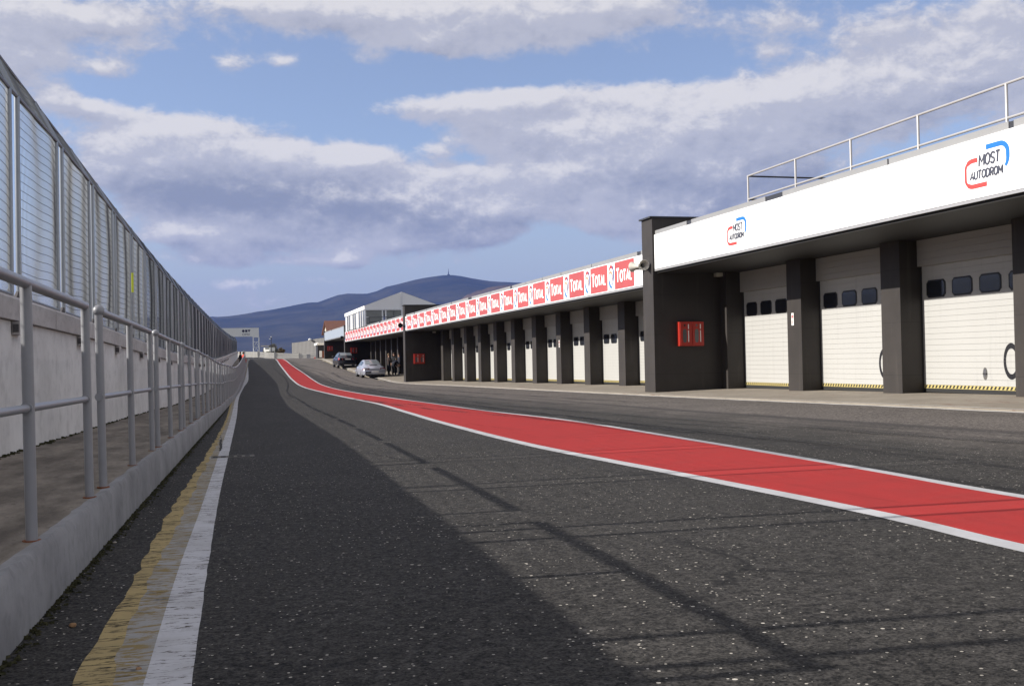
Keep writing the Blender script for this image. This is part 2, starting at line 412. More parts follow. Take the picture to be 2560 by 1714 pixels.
# ------------------------------------------------------------------ ground, lane, markings
YS = list(np.arange(-12, 40, .5))+list(np.arange(40, 200, 1.0))+[200, 215, 230]
def lane_left(Y): return xk(Y)+.0
m = MB()
Yg = [-600, -300, -100, -40, -12]+list(range(0, 230, 10))+[230, 300, 500, 900, 1500, 2500, 4000, 6000, 9000]
Xg = [-5500, -2500, -900, -300, -80, -20, -4, 2, 8, 14, 24, 60, 200, 700, 2500, 5500]
vs = [(x, y, (gL(y) if y < 260 else 2.1)-.22) for y in Yg for x in Xg]
fs = [(i*len(Xg)+j, i*len(Xg)+j+1, (i+1)*len(Xg)+j+1, (i+1)*len(Xg)+j) for i in range(len(Yg)-1) for j in range(len(Xg)-1)]
m.add(vs, fs); struct(m.build('ground', 'ground_grass'))
m = MB(); m.strip(YS, lambda Y: xk(Y)-.02, lambda Y: 11.78 if Y < 140 else 11.78+(Y-140)*.16, lambda x, y: g(x, y), cols=14)
struct(m.build('pit_lane', 'asphalt', smooth=False, recalc=False))
m = MB()   # lane continues behind the buildings' end towards the guard rail
m.strip([146, 160, 180, 200, 215, 230], lambda Y: 11.78+(Y-140)*.16, lambda Y: 26., lambda x, y: g(x, y)-.003, cols=4)
struct(m.build('service_road', 'asphalt', recalc=False))
def curve(pts): return pchip([p[0] for p in pts], [p[1] for p in pts])
Xl = curve([(-12,3.9),(4.6,3.9),(6,3.97),(8.4,3.91),(13.2,3.76),(20.2,3.95),(24.8,4.18),(34.6,4.62),(45.7,4.72),(66,5.02),(93,5.63),(110,6.05),(132,6.6),(152,7.3)])
Xr = curve([(-12,5.2),(6.3,5.36),(8.3,5.52),(12.5,5.78),(18.9,6.05),(24.4,5.92),(31.8,5.98),(44.3,6.02),(52.7,6.12),(74.3,6.8),(98,7.42),(113,7.55),(135,7.82),(152,8.4)])
YM = list(np.arange(-10, 40, .5))+list(np.arange(40, 150, 1.0))
jit = {round(y, 2): random.uniform(-.012, .012) for y in YM}
TYRE = [([(6.5,8.5),(8.5,8.25),(11,8.0),(14,7.75),(19,7.3),(26,7.0),(36,6.9),(50,7.2),(70,8.0)], .30), ([(6.0,7.1),(8,6.95),(10,6.75),(13,6.55),(17,6.45),(24,6.35),(34,6.35)], .26),
 ([(12,6.5),(17,6.0),(23,5.4),(30,4.9),(40,4.75)], .22), ([(14,7.2),(20,6.4),(27,5.6),(33,5.1),(38,4.8)], .18), ([(25,9.6),(40,9.4),(60,9.2),(80,9.4),(100,9.9)], .3), ([(25,8.2),(40,8.0),(60,7.9),(80,8.3),(100,8.9)], .3)]
def mark(name, a, b, mat, h=.004):
    mm = MB(); mm.strip(YM, a, b, lambda x, y: g(x, y)+h, cols=2); return struct(mm.build(name, mat, recalc=False))
mark('red_lane', lambda Y: Xl(Y)+.15, lambda Y: Xr(Y)-.11, 'paint_red')
mark('white_line', lambda Y: Xl(Y), lambda Y: Xl(Y)+.15, 'paint_white')
mark('white_line', lambda Y: Xr(Y)-.11, lambda Y: Xr(Y), 'paint_white')
eW = curve([(-12,-.3),(2,-.16),(3.9,-.11),(5.4,-.09),(9.6,-.02),(14.8,.10),(26.3,.36),(50,.82),(74.6,1.56),(88,2.17),(105,2.62),(127,3.14),(139,3.6),(152,4.1)])
wI = curve([(-12,-.46),(3.9,-.27),(5.8,-.24),(8.7,-.165),(16.2,0.),(26,.22),(50,.68),(75,1.42),(105,2.48),(152,3.95)])
yO = curve([(-12,-.75),(4,-.50),(6,-.455),(9.4,-.37),(14.6,-.20),(26.6,.12),(50,.50),(75,1.27),(105,2.36),(152,3.85)])
_rg = {q: np.convolve(np.random.default_rng(int(q*10)+1).normal(0, 1, 3000), [.2, .5, 1, .5, .2], 'same')*.0072 for q in (0., 1.7, 4.)}
rag = lambda s: (lambda Y: float(np.interp((Y+10)*12, np.arange(3000), _rg[s])))
r1, r2_, r3 = rag(0.), rag(1.7), rag(4.)
YM = list(np.arange(-6, 30, .08))+list(np.arange(30, 150, 1.0))
mark('white_line', wI, lambda Y: eW(Y)+(.18*r1(Y) if Y < 30 else 0), 'paint_white_old')
mark('grey_line', lambda Y: yO(Y)+.45*(wI(Y)-yO(Y))+(r2_(Y) if Y < 30 else 0), wI, 'paint_grey_old')
mark('yellow_line', lambda Y: yO(Y)+(r3(Y) if Y < 30 else 0), lambda Y: yO(Y)+.45*(wI(Y)-yO(Y))+(r2_(Y) if Y < 30 else 0), 'paint_yellow')
YM = list(np.arange(-6, 60, .3))+list(np.arange(60, 147, 1.0))
rk = [0]
xap = curve([(-12,11.9),(13.8,11.8),(28,11.6),(50,11.75),(72,11.95),(87,12.3),(147,12.3)])
mark('white_line', lambda Y: xap(Y)-.20+.02*math.sin(Y*3.3)+.015*math.sin(Y*7.7), lambda Y: xap(Y)-.012, 'paint_kerbline', h=.005)
def tyre_mark(pts, w):
    c = curve(pts); mm = MB(); ys = np.arange(pts[0][0], pts[-1][0], .25)
    mm.strip(list(ys), lambda Y: c(Y)-w/2, lambda Y: c(Y)+w/2, lambda x, y: g(x, y)+.0075, cols=2); return struct(mm.build('tyre_mark', 'rubber', recalc=False))
m_, t, b_ = newmat('rubber'); p = t.n('ShaderNodeNewGeometry').outputs['Position']
b_.inputs['Base Color'].default_value = (.012, .012, .014, 1); b_.inputs['Roughness'].default_value = .8
tr_ = t.n('ShaderNodeBsdfTransparent'); mx_ = t.n('ShaderNodeMixShader')
k_ = t.math('MULTIPLY', t.ss(t.noise(t.vm('MULTIPLY', p, (6., .25, 1)), 1.5, 4, .6), .38, .66), t.ss(t.noise(p, 55, 2, .6), .30, .55))
t.l(t.math('MULTIPLY', k_, .72), mx_.inputs[0]); t.l(tr_.outputs[0], mx_.inputs[1]); t.l(b_.outputs[0], mx_.inputs[2])
t.l(mx_.outputs[0], m_.node_tree.nodes['Material Output'].inputs[0])
for pts, w_ in TYRE: tyre_mark(pts, w_)
# apron: raised kerb edge and concrete
m = MB(); YA = list(np.arange(-10, 148, 1.0))
vs, fs = [], []
for Y in YA:
    x0 = xap(Y)
    vs += [(x0, Y, gR(Y)-.2), (x0, Y, gR(Y)+.03), (x0+.3, Y, fz(x0+.3, Y)), (14.5, Y, fz(14.5, Y)), (16., Y, fz(14.5, Y)+.005), (23., Y, fz(14.5, Y)+.005)]
for i in range(len(YA)-1):
    for c in range(5): a = i*6+c; fs.append((a, a+1, a+7, a+6))
m.add(vs, fs); struct(m.build('pavement', 'apron_concrete', recalc=False))
m = MB(); m.strip(YA, lambda Y: xap(Y)+.02, lambda Y: xap(Y)+.10, lambda x, y: fz(x, y)+.004); struct(m.build('kerb_line', 'paint_kerbline', recalc=False))
# walkway ledge with its kerb wall
YL = list(np.arange(-10, 40, .12))+list(np.arange(40, 152, .8))
m = MB(); vs, fs = [], []
for Y in YL:
    j1 = random.gauss(0, .007); j2 = random.gauss(0, .006)
    z0 = g(0, Y); z = zl(Y); xf = xk(Y)
    vs += [(xf+.012, Y, z0-.12), (xf+.008, Y, z0+.03), (xf+j1*.4, Y, z-.03), (xf-.02+j1, Y, z+.008+j2*.8), (xf-.075+j2*1.5, Y, z+j2*.5), (xf-.5, Y, z+.004), (xw(Y)-.05, Y, z+.01)]
for i in range(len(YL)-1):
    for c in range(6):
        a = i*7+c; fs.append((a, a+1, a+8, a+7))
m.add(vs, fs); m.m = [(0 if (k % 6) < 3 or (k % 6 == 3) else 1) for k in range(len(fs))]
struct(m.build('walkway', ['kerb_paint', 'ledge_concrete'], recalc=False, smooth=True))
# moss and dirt along the kerb foot and the wall foot
m = MB()
def clump(x, y, z, s):
    for _ in range(3):
        a = random.uniform(0, 6.28); t = random.uniform(.2, .9); dx, dy = math.cos(a)*s, math.sin(a)*s
        m.add([(x-dx, y-dy, z), (x+dx, y+dy, z), (x+dx*.6+random.uniform(-s, s)*.4, y+dy*.6, z+s*t), (x-dx*.7, y-dy*.7, z+s*t*.8)], [(0, 1, 2, 3)])
for _ in range(2600):
    y = 1.5+abs(random.gauss(0, 1))*16 if random.random() < .7 else random.uniform(2, 60)
    x = xk(y)+.012+abs(random.gauss(0, .028)); clump(x, y, g(0, y)+.001, random.uniform(.004, .016))
for _ in range(900):
    y = random.uniform(5, 60); clump(xw(y)+abs(random.gauss(0, .03)), y, zl(y)+.008, random.uniform(.008, .035))
tag(m.build('moss', 'moss_mat', recalc=False), 'dark moss and dirt along the foot of kerb and wall', 'moss', kind='stuff')

# ------------------------------------------------------------------ concrete wall on the left
def along(name, mats, Ys, prof, parent, off):
    mm = MB(); n = None; vs, fs = [], []
    for Y in Ys:
        P = prof(Y); n = len(P); vs += [(x, Y, z) for x, z in P]
    for i in range(len(Ys)-1):
        for c in range(n): fs.append((i*n+c, i*n+(c+1) % n, (i+1)*n+(c+1) % n, (i+1)*n+c))
    fs += [tuple(range(n)), tuple((len(Ys)-1)*n+c for c in range(n-1, -1, -1))]
    mm.add(vs, fs); return mm.build(name, mats, parent, off=off)
wt = thing('concrete_wall', (xw(0), 0, zl(0)), 'long pale concrete wall with overhanging coping behind the railing panels', 'wall')
WY = list(range(-10, 153, 2))
woff = tuple(wt.location)
along('wall_face', 'wall_concrete', WY, lambda Y: [(xw(Y), zl(Y)-.3), (xw(Y), zw(Y)-.245), (xw(Y)-.3, zw(Y)-.245), (xw(Y)-.3, zl(Y)-.3)], wt, woff)
CY = np.arange(-10, 152, 3.0)
for i, y0 in enumerate(CY):          # cast coping blocks
    along('coping', 'coping_concrete', [y0+.012, y0+1.5, y0+2.985], lambda Y: [(xw(Y)+.06, zw(Y)-.24), (xw(Y)+.065, zw(Y)-.03), (xw(Y)+.04, zw(Y)), (xw(Y)-.36, zw(Y)), (xw(Y)-.36, zw(Y)-.24)], wt, woff)
for k in range(22):                   # small boxes under the coping
    y = 12.0+k*4.1
    mm = MB(); a = zw(y)-.245
    mm.box(xw(y)+.002, xw(y)+.075, y-.16, y+.16, a-.135, a-.001); mm.box(xw(y)+.012, xw(y)+.066, y-.172, y-.158, a-.11, a-.03, 1)
    mm.build('bracket', ['coping_concrete', 'foot_dark'], wt, off=woff)

# ------------------------------------------------------------------ debris fence
ft = thing('debris_fence', (xw(0)-.1, 0, zw(0)), 'tall galvanised mesh fence with backward leaning top on the concrete wall', 'fence')
foff = tuple(ft.location)
PER, PL = 2.78, 2.38
def fp(u, v, Y0):   # point on panel: u along lane, v 0..1 vertical part, 1..2 leaning part
    Y = Y0+u; x = xw(Y)-.10
    b, t_, up = zw(Y)+.06, zv(Y), zu(Y)
    if v <= 1: return Vector((x, Y, b+(t_-b)*v))
    return Vector((x-.26*(v-1), Y, t_+(up-t_)*(v-1)))
def wire(mm, pts, r, nrm):
    pts = [Vector(p) for p in pts]; vs = []; fs = []
    for i, p in enumerate(pts):
        d = (pts[min(i+1, len(pts)-1)]-pts[max(i-1, 0)]).normalized(); s = d.cross(nrm).normalized()
        vs += [p+s*r, p+nrm*r, p-s*r, p-nrm*r]
    for i in range(len(pts)-1):
        for k in range(4): fs.append((i*4+k, i*4+(k+1) % 4, i*4+4+(k+1) % 4, i*4+4+k))
    mm.add(vs, fs)
NX = Vector((1, 0, 0)); k = 0
y = 12.75-PER*5
while y < 150:
    near = y < 45
    fr = MB(); pr = .024
    fr.tube(fp(0, 1, y), fp(PL, 1, y), .024, n=8 if near else 5)
    panel = fr.build('panel', 'galv_frame', ft, smooth=True, off=foff)
    for v_ in (0, 2):
        fr = MB(); fr.tube(fp(0, v_, y), fp(PL, v_, y), .022, n=8 if near else 5); fr.build('rail', 'galv_frame', panel, smooth=True, off=foff)
    for u in (0, PL):
        po = MB(); lo = fp(u, 0, y)-Vector((0, 0, .06))
        po.tube(lo, fp(u, 1, y), .03, n=10 if near else 6); po.tube(fp(u, 1, y), fp(u, 2, y), .022, n=8 if near else 5)
        po.box(lo.x-.07, lo.x+.07, lo.y-.09, lo.y+.09, lo.z, lo.z+.025, 1); po.tube(lo+Vector((-.03, .02 if u else -.02, 0)), lo+Vector((0, 0, .12)), .05, .03, 8, 1)
        post = po.build('post', ['galvanised', 'foot_dark'], panel, smooth=True, off=foff)
        if abs(y+u-23.55) < 1.0 and u == 0:
            st = MB(); p0 = fp(0, .44, y); p1 = fp(0, .63, y); st.tube(p0, p1, .034, n=10); st.build('reflective_strip', 'reflective_yellow', panel, off=foff)
    # coupling to the next panel
    cp = MB(); a = fp(PL, 1, y); b = fp(PER, 1, y); cp.tube(a, b, .02, n=6); cp.build('coupling', 'galv_frame', panel, off=foff); cp = MB()
    a = fp(PL, 2, y); b = fp(PER, 2, y); mid = (a+b)/2+Vector((-.02, 0, .05)); cp.tube(a, mid, .02, n=6); cp.tube(mid, b, .02, n=6)
    cp.build('coupling', 'galv_frame', panel, off=foff)
    ms = MB(); seg = 8 if near else 3
    bow = random.uniform(.02, .05)*(1 if k % 3 else -.4)
    def q(u, v):
        p = fp(u, v, y); s_ = math.sin(math.pi*u/PL)*math.sin(math.pi*min(v, 1))
        p.x += bow*s_+.012*math.sin(u*5+k); p.z -= .02*math.sin(2*math.pi*u/PL)
        return p
    wr = .0027 if y < 14 else (.0034 if near else .0056)
    nh = 22 if y < 30 else 20
    for i in range(1, nh): wire(ms, [q(PL*j/seg, i/nh) for j in range(seg+1)], wr*1.25, NX)
    nv = 52
    for i in range(1, nv): wire(ms, [q(PL*i/nv, j/4) for j in range(5)], wr*.85, NX)
    for i in range(1, 5): wire(ms, [q(PL*j/seg, 1+i/5) for j in range(seg+1)], wr*1.2, Vector((.8, 0, .6)))
    for i in range(1, nv): wire(ms, [q(PL*i/nv, 1), q(PL*i/nv, 2)], wr, Vector((.8, 0, .6)))
    ms.build('mesh', 'wire_light' if y < 24 else 'wire_steel', panel, off=foff, recalc=False)
    y += PER; k += 1

# ------------------------------------------------------------------ railing panels on the walkway
RG = 'tubular railing panels along the walkway kerb'
def rail_panel(y0, label):
    xr = lambda Y: xk(Y)-.08
    t_ = thing('railing', (xr(y0), y0, zl(y0)), label, 'railing', RG); of = tuple(t_.location)
    H = 1.215
    ys = (y0, y0+1.8, y0+3.6); nn = 14 if y0 < 14 else 8
    lean = [random.uniform(-.006, .006) for _ in ys]
    tops = []
    for yy, ln in zip(ys, lean):
        b = Vector((xr(yy), yy, zl(yy)-.02)); tp = Vector((xr(yy)+ln-.010, yy, zl(yy)+H-.02)); tops.append(tp)
        p = MB(); p.tube(b, tp, .027, n=nn); p.tube(b+Vector((0, 0, .02)), b+Vector((0, 0, .028)), .042, n=nn, mi=1); p.build('post', ['rail_paint', 'rust'], t_, smooth=True, off=of)
    r_ = MB(); up = Vector((0, 0, .025))
    r_.ball(tops[0]+up*.6, .040, 8)
    for a, b in zip(tops[:-1], tops[1:]): r_.tube(a+up*.4, b+up*.4, .0265, n=nn)
    r_.build('top_rail', 'rail_paint', t_, smooth=True, off=of)
    r_ = MB()
    for a, b in zip(tops[:-1], tops[1:]):
        q1 = a-Vector((0, 0, .575)); q2 = b-Vector((0, 0, .575)); r_.tube(q1, q2, .0195, n=nn)
        for s in (q1, q2): r_.tube(s+(q2-q1).normalized()*(-.03), s+(q2-q1).normalized()*.03, .0285, n=nn)
    r_.build('middle_rail', 'rail_paint', t_, smooth=True, off=of)
for k in range(-2, 26):
    y0 = 3.66+4.22*k
    if k < 0: lb = 'grey tubular railing panel on the kerb beside the camera, out past the frame'
    elif k == 0: lb = 'nearest grey tubular railing panel, cut off by the left edge'
    elif k < 10: lb = f'{ORD[k]} grey tubular railing panel along the kerb counting from the nearest'
    else: lb = 'one of the far grey railing panels crowding together towards the crest'
    rail_panel(y0, lb)

# ------------------------------------------------------------------ garages
def door_protos(wz0=2.13, wz1=2.53):
    """sectional door in local space: y from 0 (far jamb) to -3.48, z from 0"""
    W, Hh, hood0 = 3.48, 3.46, 2.86
    d = MB(); n = 22
    for i in range(n):
        z0 = .17+i*(hood0+.12-.17)/n; z1 = .17+(i+1)*(hood0+.12-.17)/n
        d.box(0, .04, -W, 0, z0+.0025, z1-.0025)
    d.box(.012, .05, -W, 0, .17, hood0+.1); 
    wn = MB(); pn = MB()
    WL = []
    for j in range(4):
        a = -(.16+.85*j); b = a-.64; z0, z1 = wz0, wz1
        fr = MB(); c = .07
        def rr(a, b, z0, z1, c): return [(a-c, z0), (a, z0+c), (a, z1-c), (a-c, z1), (b+c, z1), (b, z1-c), (b, z0+c), (b+c, z0)]
        fr.prism(rr(a, b, z0, z1, .07), -.012, .002); gl = MB(); gl.prism(rr(a-.035, b+.035, z0+.035, z1-.035, .05), -.016, -.011)
        WL.append((fr, gl))
    hd = MB(); 
    for i in range(4):
        z0 = hood0+i*(Hh-hood0)/4; hd.box(-.10, .03, -W-.0, .10, z0+.003, z0+(Hh-hood0)/4-.003)
    hd.box(-.09, .03, -W, .095, hood0+.01, Hh)
    hz = MB(); hz.box(-.004, .03, -W, 0, .09, .168, 0)
    s = 0
    yy = -.02
    while yy > -W+.12:
        hz.add([(-.007, yy, .10), (-.007, yy-.055, .10), (-.007, yy-.095, .163), (-.007, yy-.04, .163)], [(0, 1, 2, 3)], 1); yy -= .115
    hz.box(-.002, .03, -W, 0, .0, .088, 1)
    sl = MB(); sl.box(-.03, .05, .0, .035, 0, hood0)
    return d, WL, hd, hz, sl
def make_door(parent, loc, wz):
    d, WL, hd, hz, sl = door_protos(*wz)
    o = d.build('door', 'door_paint', parent); o.location = loc
    for fr, gl in WL:
        w = fr.build('window', 'frame_black', o); gl.build('pane', 'pane_dark', o)
    hd.build('hood', 'door_hood', o); hz.build('hazard_strip', ['hazard_yellow', 'hazard_black'], o); sl.build('seal', 'seal_black', o)
    # panes belong to the door as one level; keep them there
    return o
def dup_door(src, parent, loc):
    c = copy_tree(src, parent); c.location = loc; return c
DOOR0 = None
def garage(name, label, X0, yn, yf, piers, zb, zt, pw, floorf, closed=True, wz=(2.13, 2.53), door_recess=.55, finw=.8, fin_top=None, depth=10, doors=None):
    """X0 fascia plane, yn near end, yf far end of the fascia; piers: list of near-edge Y of the piers"""
    DOOR0 = None
    zf = floorf(yf)
    t_ = thing('garage_building', (X0, yf, zf), label, 'building'); of = tuple(t_.location)
    Xp = X0+2.06; Xd = Xp+door_recess
    f = MB(); f.box(X0+.04, X0+.40, yn, yf-.01, zb, zt); f.build('fascia', 'anthracite', t_, off=of)
    f = MB(); f.box(X0-.02, X0+.03, yn, yf-.02, zb-.005, zb+.045); f.build('trim', 'trim_grey', t_, off=of)
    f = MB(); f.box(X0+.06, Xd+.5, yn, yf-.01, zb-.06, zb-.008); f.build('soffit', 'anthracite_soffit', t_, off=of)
    # cap along the roof edge, in lengths; dark pieces between paint in joints and reflections
    L = MB(); D = MB(); yy = yf-.02; rs = random.Random(int(X0*100+yf))
    while yy > yn+.3:
        ln = rs.uniform(2.2, 4.6); e = max(yy-ln, yn); L.box(X0+.015, X0+.42, e, yy, zt+.004, zt+.125)
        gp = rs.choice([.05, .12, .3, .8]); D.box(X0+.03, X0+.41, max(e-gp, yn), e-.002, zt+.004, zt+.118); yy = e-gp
        if yy <= yn+.3: break
    L.build('roof_edge', 'coping_grey', t_, off=of); D.build('roof_edge_joint_reflection', 'coping_dark', t_, off=of)
    f = MB(); f.box(X0+.42, X0+depth+2, yn, yf-.01, zt-.2, zt-.02); f.build('roof', 'roof_felt', t_, off=of)
    # end wall (fin) at the far end
    ftop = fin_top
    f = MB(); f.box(X0-.07, Xp+.02, yf, yf+finw, zf-.25, ftop); f.box(Xp+.021, X0+depth+2, yf, yf+finw-.01, zf-.25, ftop-.02); f.build('end_wall', 'anthracite', t_, off=of)
    f = MB(); f.box(X0-.14, X0+4., yf-.03, yf+finw+.05, ftop+.003, ftop+.05); f.build('end_cap', 'coping_dark', t_, off=of)
    for p in piers:
        z0 = floorf(p)
        a = MB(); a.box(Xp, Xd+.45, p, min(p+pw, yf-.012), z0-.25, zb-.062); a.build('pier', 'anthracite', t_, off=of)
    f = MB(); f.box(Xd+.46, Xd+.6, yn, yf-.02, (zb-.06 if not closed else min(floorf(yn), floorf(yf))-.3), zt-.21); f.build('back_wall', 'anthracite', t_, off=of)
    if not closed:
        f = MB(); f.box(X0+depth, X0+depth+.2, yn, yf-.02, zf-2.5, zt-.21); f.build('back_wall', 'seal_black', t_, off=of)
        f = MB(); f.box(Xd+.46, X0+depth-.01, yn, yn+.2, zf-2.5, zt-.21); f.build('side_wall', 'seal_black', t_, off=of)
    if closed:
        for p in (doors if doors is not None else piers):
            loc = (Xd-of[0], p-.02-of[1], floorf(p-1.7)-of[2])
            if DOOR0 is None: DOOR0 = make_door(t_, loc, wz); dd = DOOR0
            else: dd = dup_door(DOOR0, t_, loc)
            # fit the height between floor and soffit
            s = (zb-.065-floorf(p-1.7))/3.46; dd.scale = (1, 1, s)
    return t_, of, Xp, Xd
# nearest garage
F1 = lambda Y: fz(14.5, Y)+.005
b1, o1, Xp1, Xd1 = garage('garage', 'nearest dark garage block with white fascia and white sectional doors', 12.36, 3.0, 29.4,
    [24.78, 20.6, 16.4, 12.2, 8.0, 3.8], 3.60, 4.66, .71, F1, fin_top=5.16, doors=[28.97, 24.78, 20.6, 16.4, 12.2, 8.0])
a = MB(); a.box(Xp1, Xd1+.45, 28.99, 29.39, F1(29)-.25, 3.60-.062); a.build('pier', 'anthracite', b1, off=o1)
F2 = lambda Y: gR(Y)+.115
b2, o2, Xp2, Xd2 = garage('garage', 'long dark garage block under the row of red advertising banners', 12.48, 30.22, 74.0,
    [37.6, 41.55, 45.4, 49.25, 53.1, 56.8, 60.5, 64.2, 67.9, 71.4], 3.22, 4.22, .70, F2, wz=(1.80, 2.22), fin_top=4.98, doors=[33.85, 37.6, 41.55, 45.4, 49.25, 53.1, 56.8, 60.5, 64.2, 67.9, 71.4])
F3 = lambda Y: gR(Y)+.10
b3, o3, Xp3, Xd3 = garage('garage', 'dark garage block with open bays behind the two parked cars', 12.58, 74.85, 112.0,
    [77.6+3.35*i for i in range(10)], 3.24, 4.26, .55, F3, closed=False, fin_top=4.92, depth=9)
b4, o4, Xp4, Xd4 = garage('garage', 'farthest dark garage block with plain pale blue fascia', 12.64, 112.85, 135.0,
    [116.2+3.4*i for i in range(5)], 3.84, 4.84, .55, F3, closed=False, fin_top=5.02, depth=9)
for bb, oo, X0, z0, y0 in ((b1, o1, 12.36, 3.6, 29.4), (b2, o2, 12.48, 3.22, 74.0)):
    a = MB(); a.box(X0+1.86, X0+2.06, y0-.22, y0-.03, z0-.17, z0-.062); tag(a.build('ceiling_lamp', 'lamp_cream', bb, off=oo), 'small cream lamp under the soffit')
# numbers, lock plate and notices on the doors and piers of the nearest block
def ring(mm, x, yc, zc, ry, rz, w, seg=28, gaps=()):
    for i in range(seg):
        if i in gaps: continue
        a0 = 2*math.pi*(i+.02)/seg; a1 = 2*math.pi*(i+.98 if (i+1) % 7 == 0 else i+1.0)/seg
        pts = []
        for a_, q in ((a0, 1), (a1, 1), (a1, 0), (a0, 0)):
            r_y = ry-(0 if q else w*.75); r_z = rz-(0 if q else w*1.15); pts.append((yc+r_y*math.cos(a_), zc+r_z*math.sin(a_)))
        mm.add([(x-.004, a, b) for a, b in pts], [(0, 1, 2, 3)])
for d0 in (24.78, 20.6):
    mm = MB(); ring(mm, Xd1, d0-.02-2.72, F1(d0-2)+.66, .22, .36, .092); mm.build('door_number', 'number_black', b1, off=o1)
mm = MB(); yc, zc = 18.62, .62
mm.add([(Xd1-.006, yc+.065*math.cos(a), zc+.13*math.sin(a)) for a in np.linspace(0, 6.28, 17)[:-1]], [tuple(range(16))], 0)
mm.add([(Xd1-.010, yc+.045*math.cos(a), zc+.02+.08*math.sin(a)) for a in np.linspace(0, 6.28, 17)[:-1]], [tuple(range(16))], 1)
mm.box(Xd1-.025, Xd1-.011, yc-.06, yc+.05, zc-.012, zc+.012, 2)
mm.build('lock_plate', ['soot', 'chrome', 'hazard_black'], b1, off=o1)
def notice(parent, of, X, y, z):
    mm = MB(); mm.box(X-.012, X-.002, y-.055, y+.055, z-.16, z+.16, 0); mm.box(X-.015, X-.0125, y-.03, y+.03, z+.03, z+.10, 1); mm.box(X-.015, X-.0125, y-.012, y+.012, z-.12, z-.03, 1)
    mm.build('notice', ['label_white', 'mark_red'], parent, off=of)
notice(b1, o1, Xp1, 24.78+.42, 2.0); notice(b2, o2, Xp2, 45.4+.2, 1.75)

# banners: boards hung on the fascias
def poly(mm, pts, X, of, mi=0, t_=.004):           # pts in (s along -Y, z)
    mm.prism([(-s, z) for s, z in pts], X-t_, X, mi)
def thick_path(pts, w):
    L, Rr = [], []
    for i, p in enumerate(pts):
        a = pts[max(i-1, 0)]; b = pts[min(i+1, len(pts)-1)]; d = Vector((b[0]-a[0], b[1]-a[1])).normalized(); nrm = Vector((-d.y, d.x))
        ww = w(i/(len(pts)-1)) if callable(w) else w
        L.append((p[0]+nrm.x*ww/2, p[1]+nrm.y*ww/2)); Rr.append((p[0]-nrm.x*ww/2, p[1]-nrm.y*ww/2))
    return L, Rr
def ribbon(mm, pts, w, X, x_of=(0, 0, 0), mi=0):
    L, Rr = thick_path(pts, w); n = len(pts)
    vs = [(X, -s, z) for s, z in L]+[(X, -s, z) for s, z in Rr]
    vs += [(X+.004, -s, z) for s, z in L]+[(X+.004, -s, z) for s, z in Rr]
    mm.add(vs, [(i, i+1, n+i+1, n+i) for i in range(n-1)]+[(2*n+i, 3*n+i, 3*n+i+1, 2*n+i+1) for i in range(n-1)]
           +[(i, 2*n+i, 2*n+i+1, i+1) for i in range(n-1)]+[(n+i, n+i+1, 3*n+i+1, 3*n+i) for i in range(n-1)], mi)
def _ell(w, n=16): return [(w/2+w/2*math.cos(2*math.pi*i/n), .5+.5*math.sin(2*math.pi*i/n)) for i in range(n+1)]
GLY = {'T': lambda w: [[(0, 1), (w, 1)], [(w/2, 1), (w/2, 0)]], 'O': lambda w: [_ell(w)], 'L': lambda w: [[(0, 1), (0, 0), (w, 0)]],
 'A': lambda w: [[(0, 0), (w*.5, 1.), (w, 0)], [(w*.2, .30), (w*.8, .30)]], 'M': lambda w: [[(0, 0), (0, 1)], [(0, 1), (w*.5, .32), (w, 1)], [(w, 1), (w, 0)]],
 'S': lambda w: [[(w, .84), (w*.78, .97), (w*.5, 1), (w*.2, .96), (0, .80), (.04*w, .62), (w*.3, .53), (w*.7, .46), (w*.97, .36), (w, .19), (w*.8, .04), (w*.5, 0), (w*.2, .03), (0, .17)]],
 'U': lambda w: [[(0, 1), (0, .28), (w*.12, .08), (w*.5, 0), (w*.88, .08), (w, .28), (w, 1)]], 'D': lambda w: [[(0, 0), (0, 1)], [(0, 1), (w*.5, 1), (w*.86, .85), (w, .5), (w*.86, .15), (w*.5, 0), (0, 0)]],
 'R': lambda w: [[(0, 0), (0, 1)], [(0, 1), (w*.6, 1), (w*.95, .88), (w, .74), (w*.92, .58), (w*.6, .48), (0, .48)], [(w*.5, .48), (w, 0)]]}
GW = {'M': .95, 'O': .86, 'S': .66, 'T': .72, 'A': .86, 'U': .72, 'D': .76, 'R': .70, 'L': .56}
def stroke_word(parts, X, s0, z0, width, thick, shear=0.):
    '''letters drawn as flat strokes; parts = [(letter, height, rise)]; fitted to the given width along -Y'''
    mm = MB(); gap = .24; tot = sum(GW[c]*h for c, h, r in parts)+gap*sum(h for c, h, r in parts[:-1]); k = width/tot; x = 0; q = 0
    for c, h, r in parts:
        for st in GLY[c](GW[c]):
            pts = [(s0+(x+px*h)*k+shear*py*h, z0+r+py*h) for px, py in st]
            ribbon(mm, pts, thick, X-.0004*q); q += 1
        x += (GW[c]+gap)*h
    return mm
sg = thing('sign_board', (12.36, 29.36, 3.65), 'long white fascia board with two circuit logos on the nearest garage', 'sign'); so = tuple(sg.location)
yy = 29.36; 
for ln in (4.75, 3.35, 2.95, 2.85, 2.9, 2.9, 3.2, 3.4):
    e = max(yy-ln, 3.02); mm = MB(); mm.box(12.336, 12.398, e+.007, yy, 3.652+.004*(len(so) and int(yy*7)%2), 4.655-.003*(int(yy*5)%2)); mm.build('board', 'banner_white', sg, off=so); yy = e
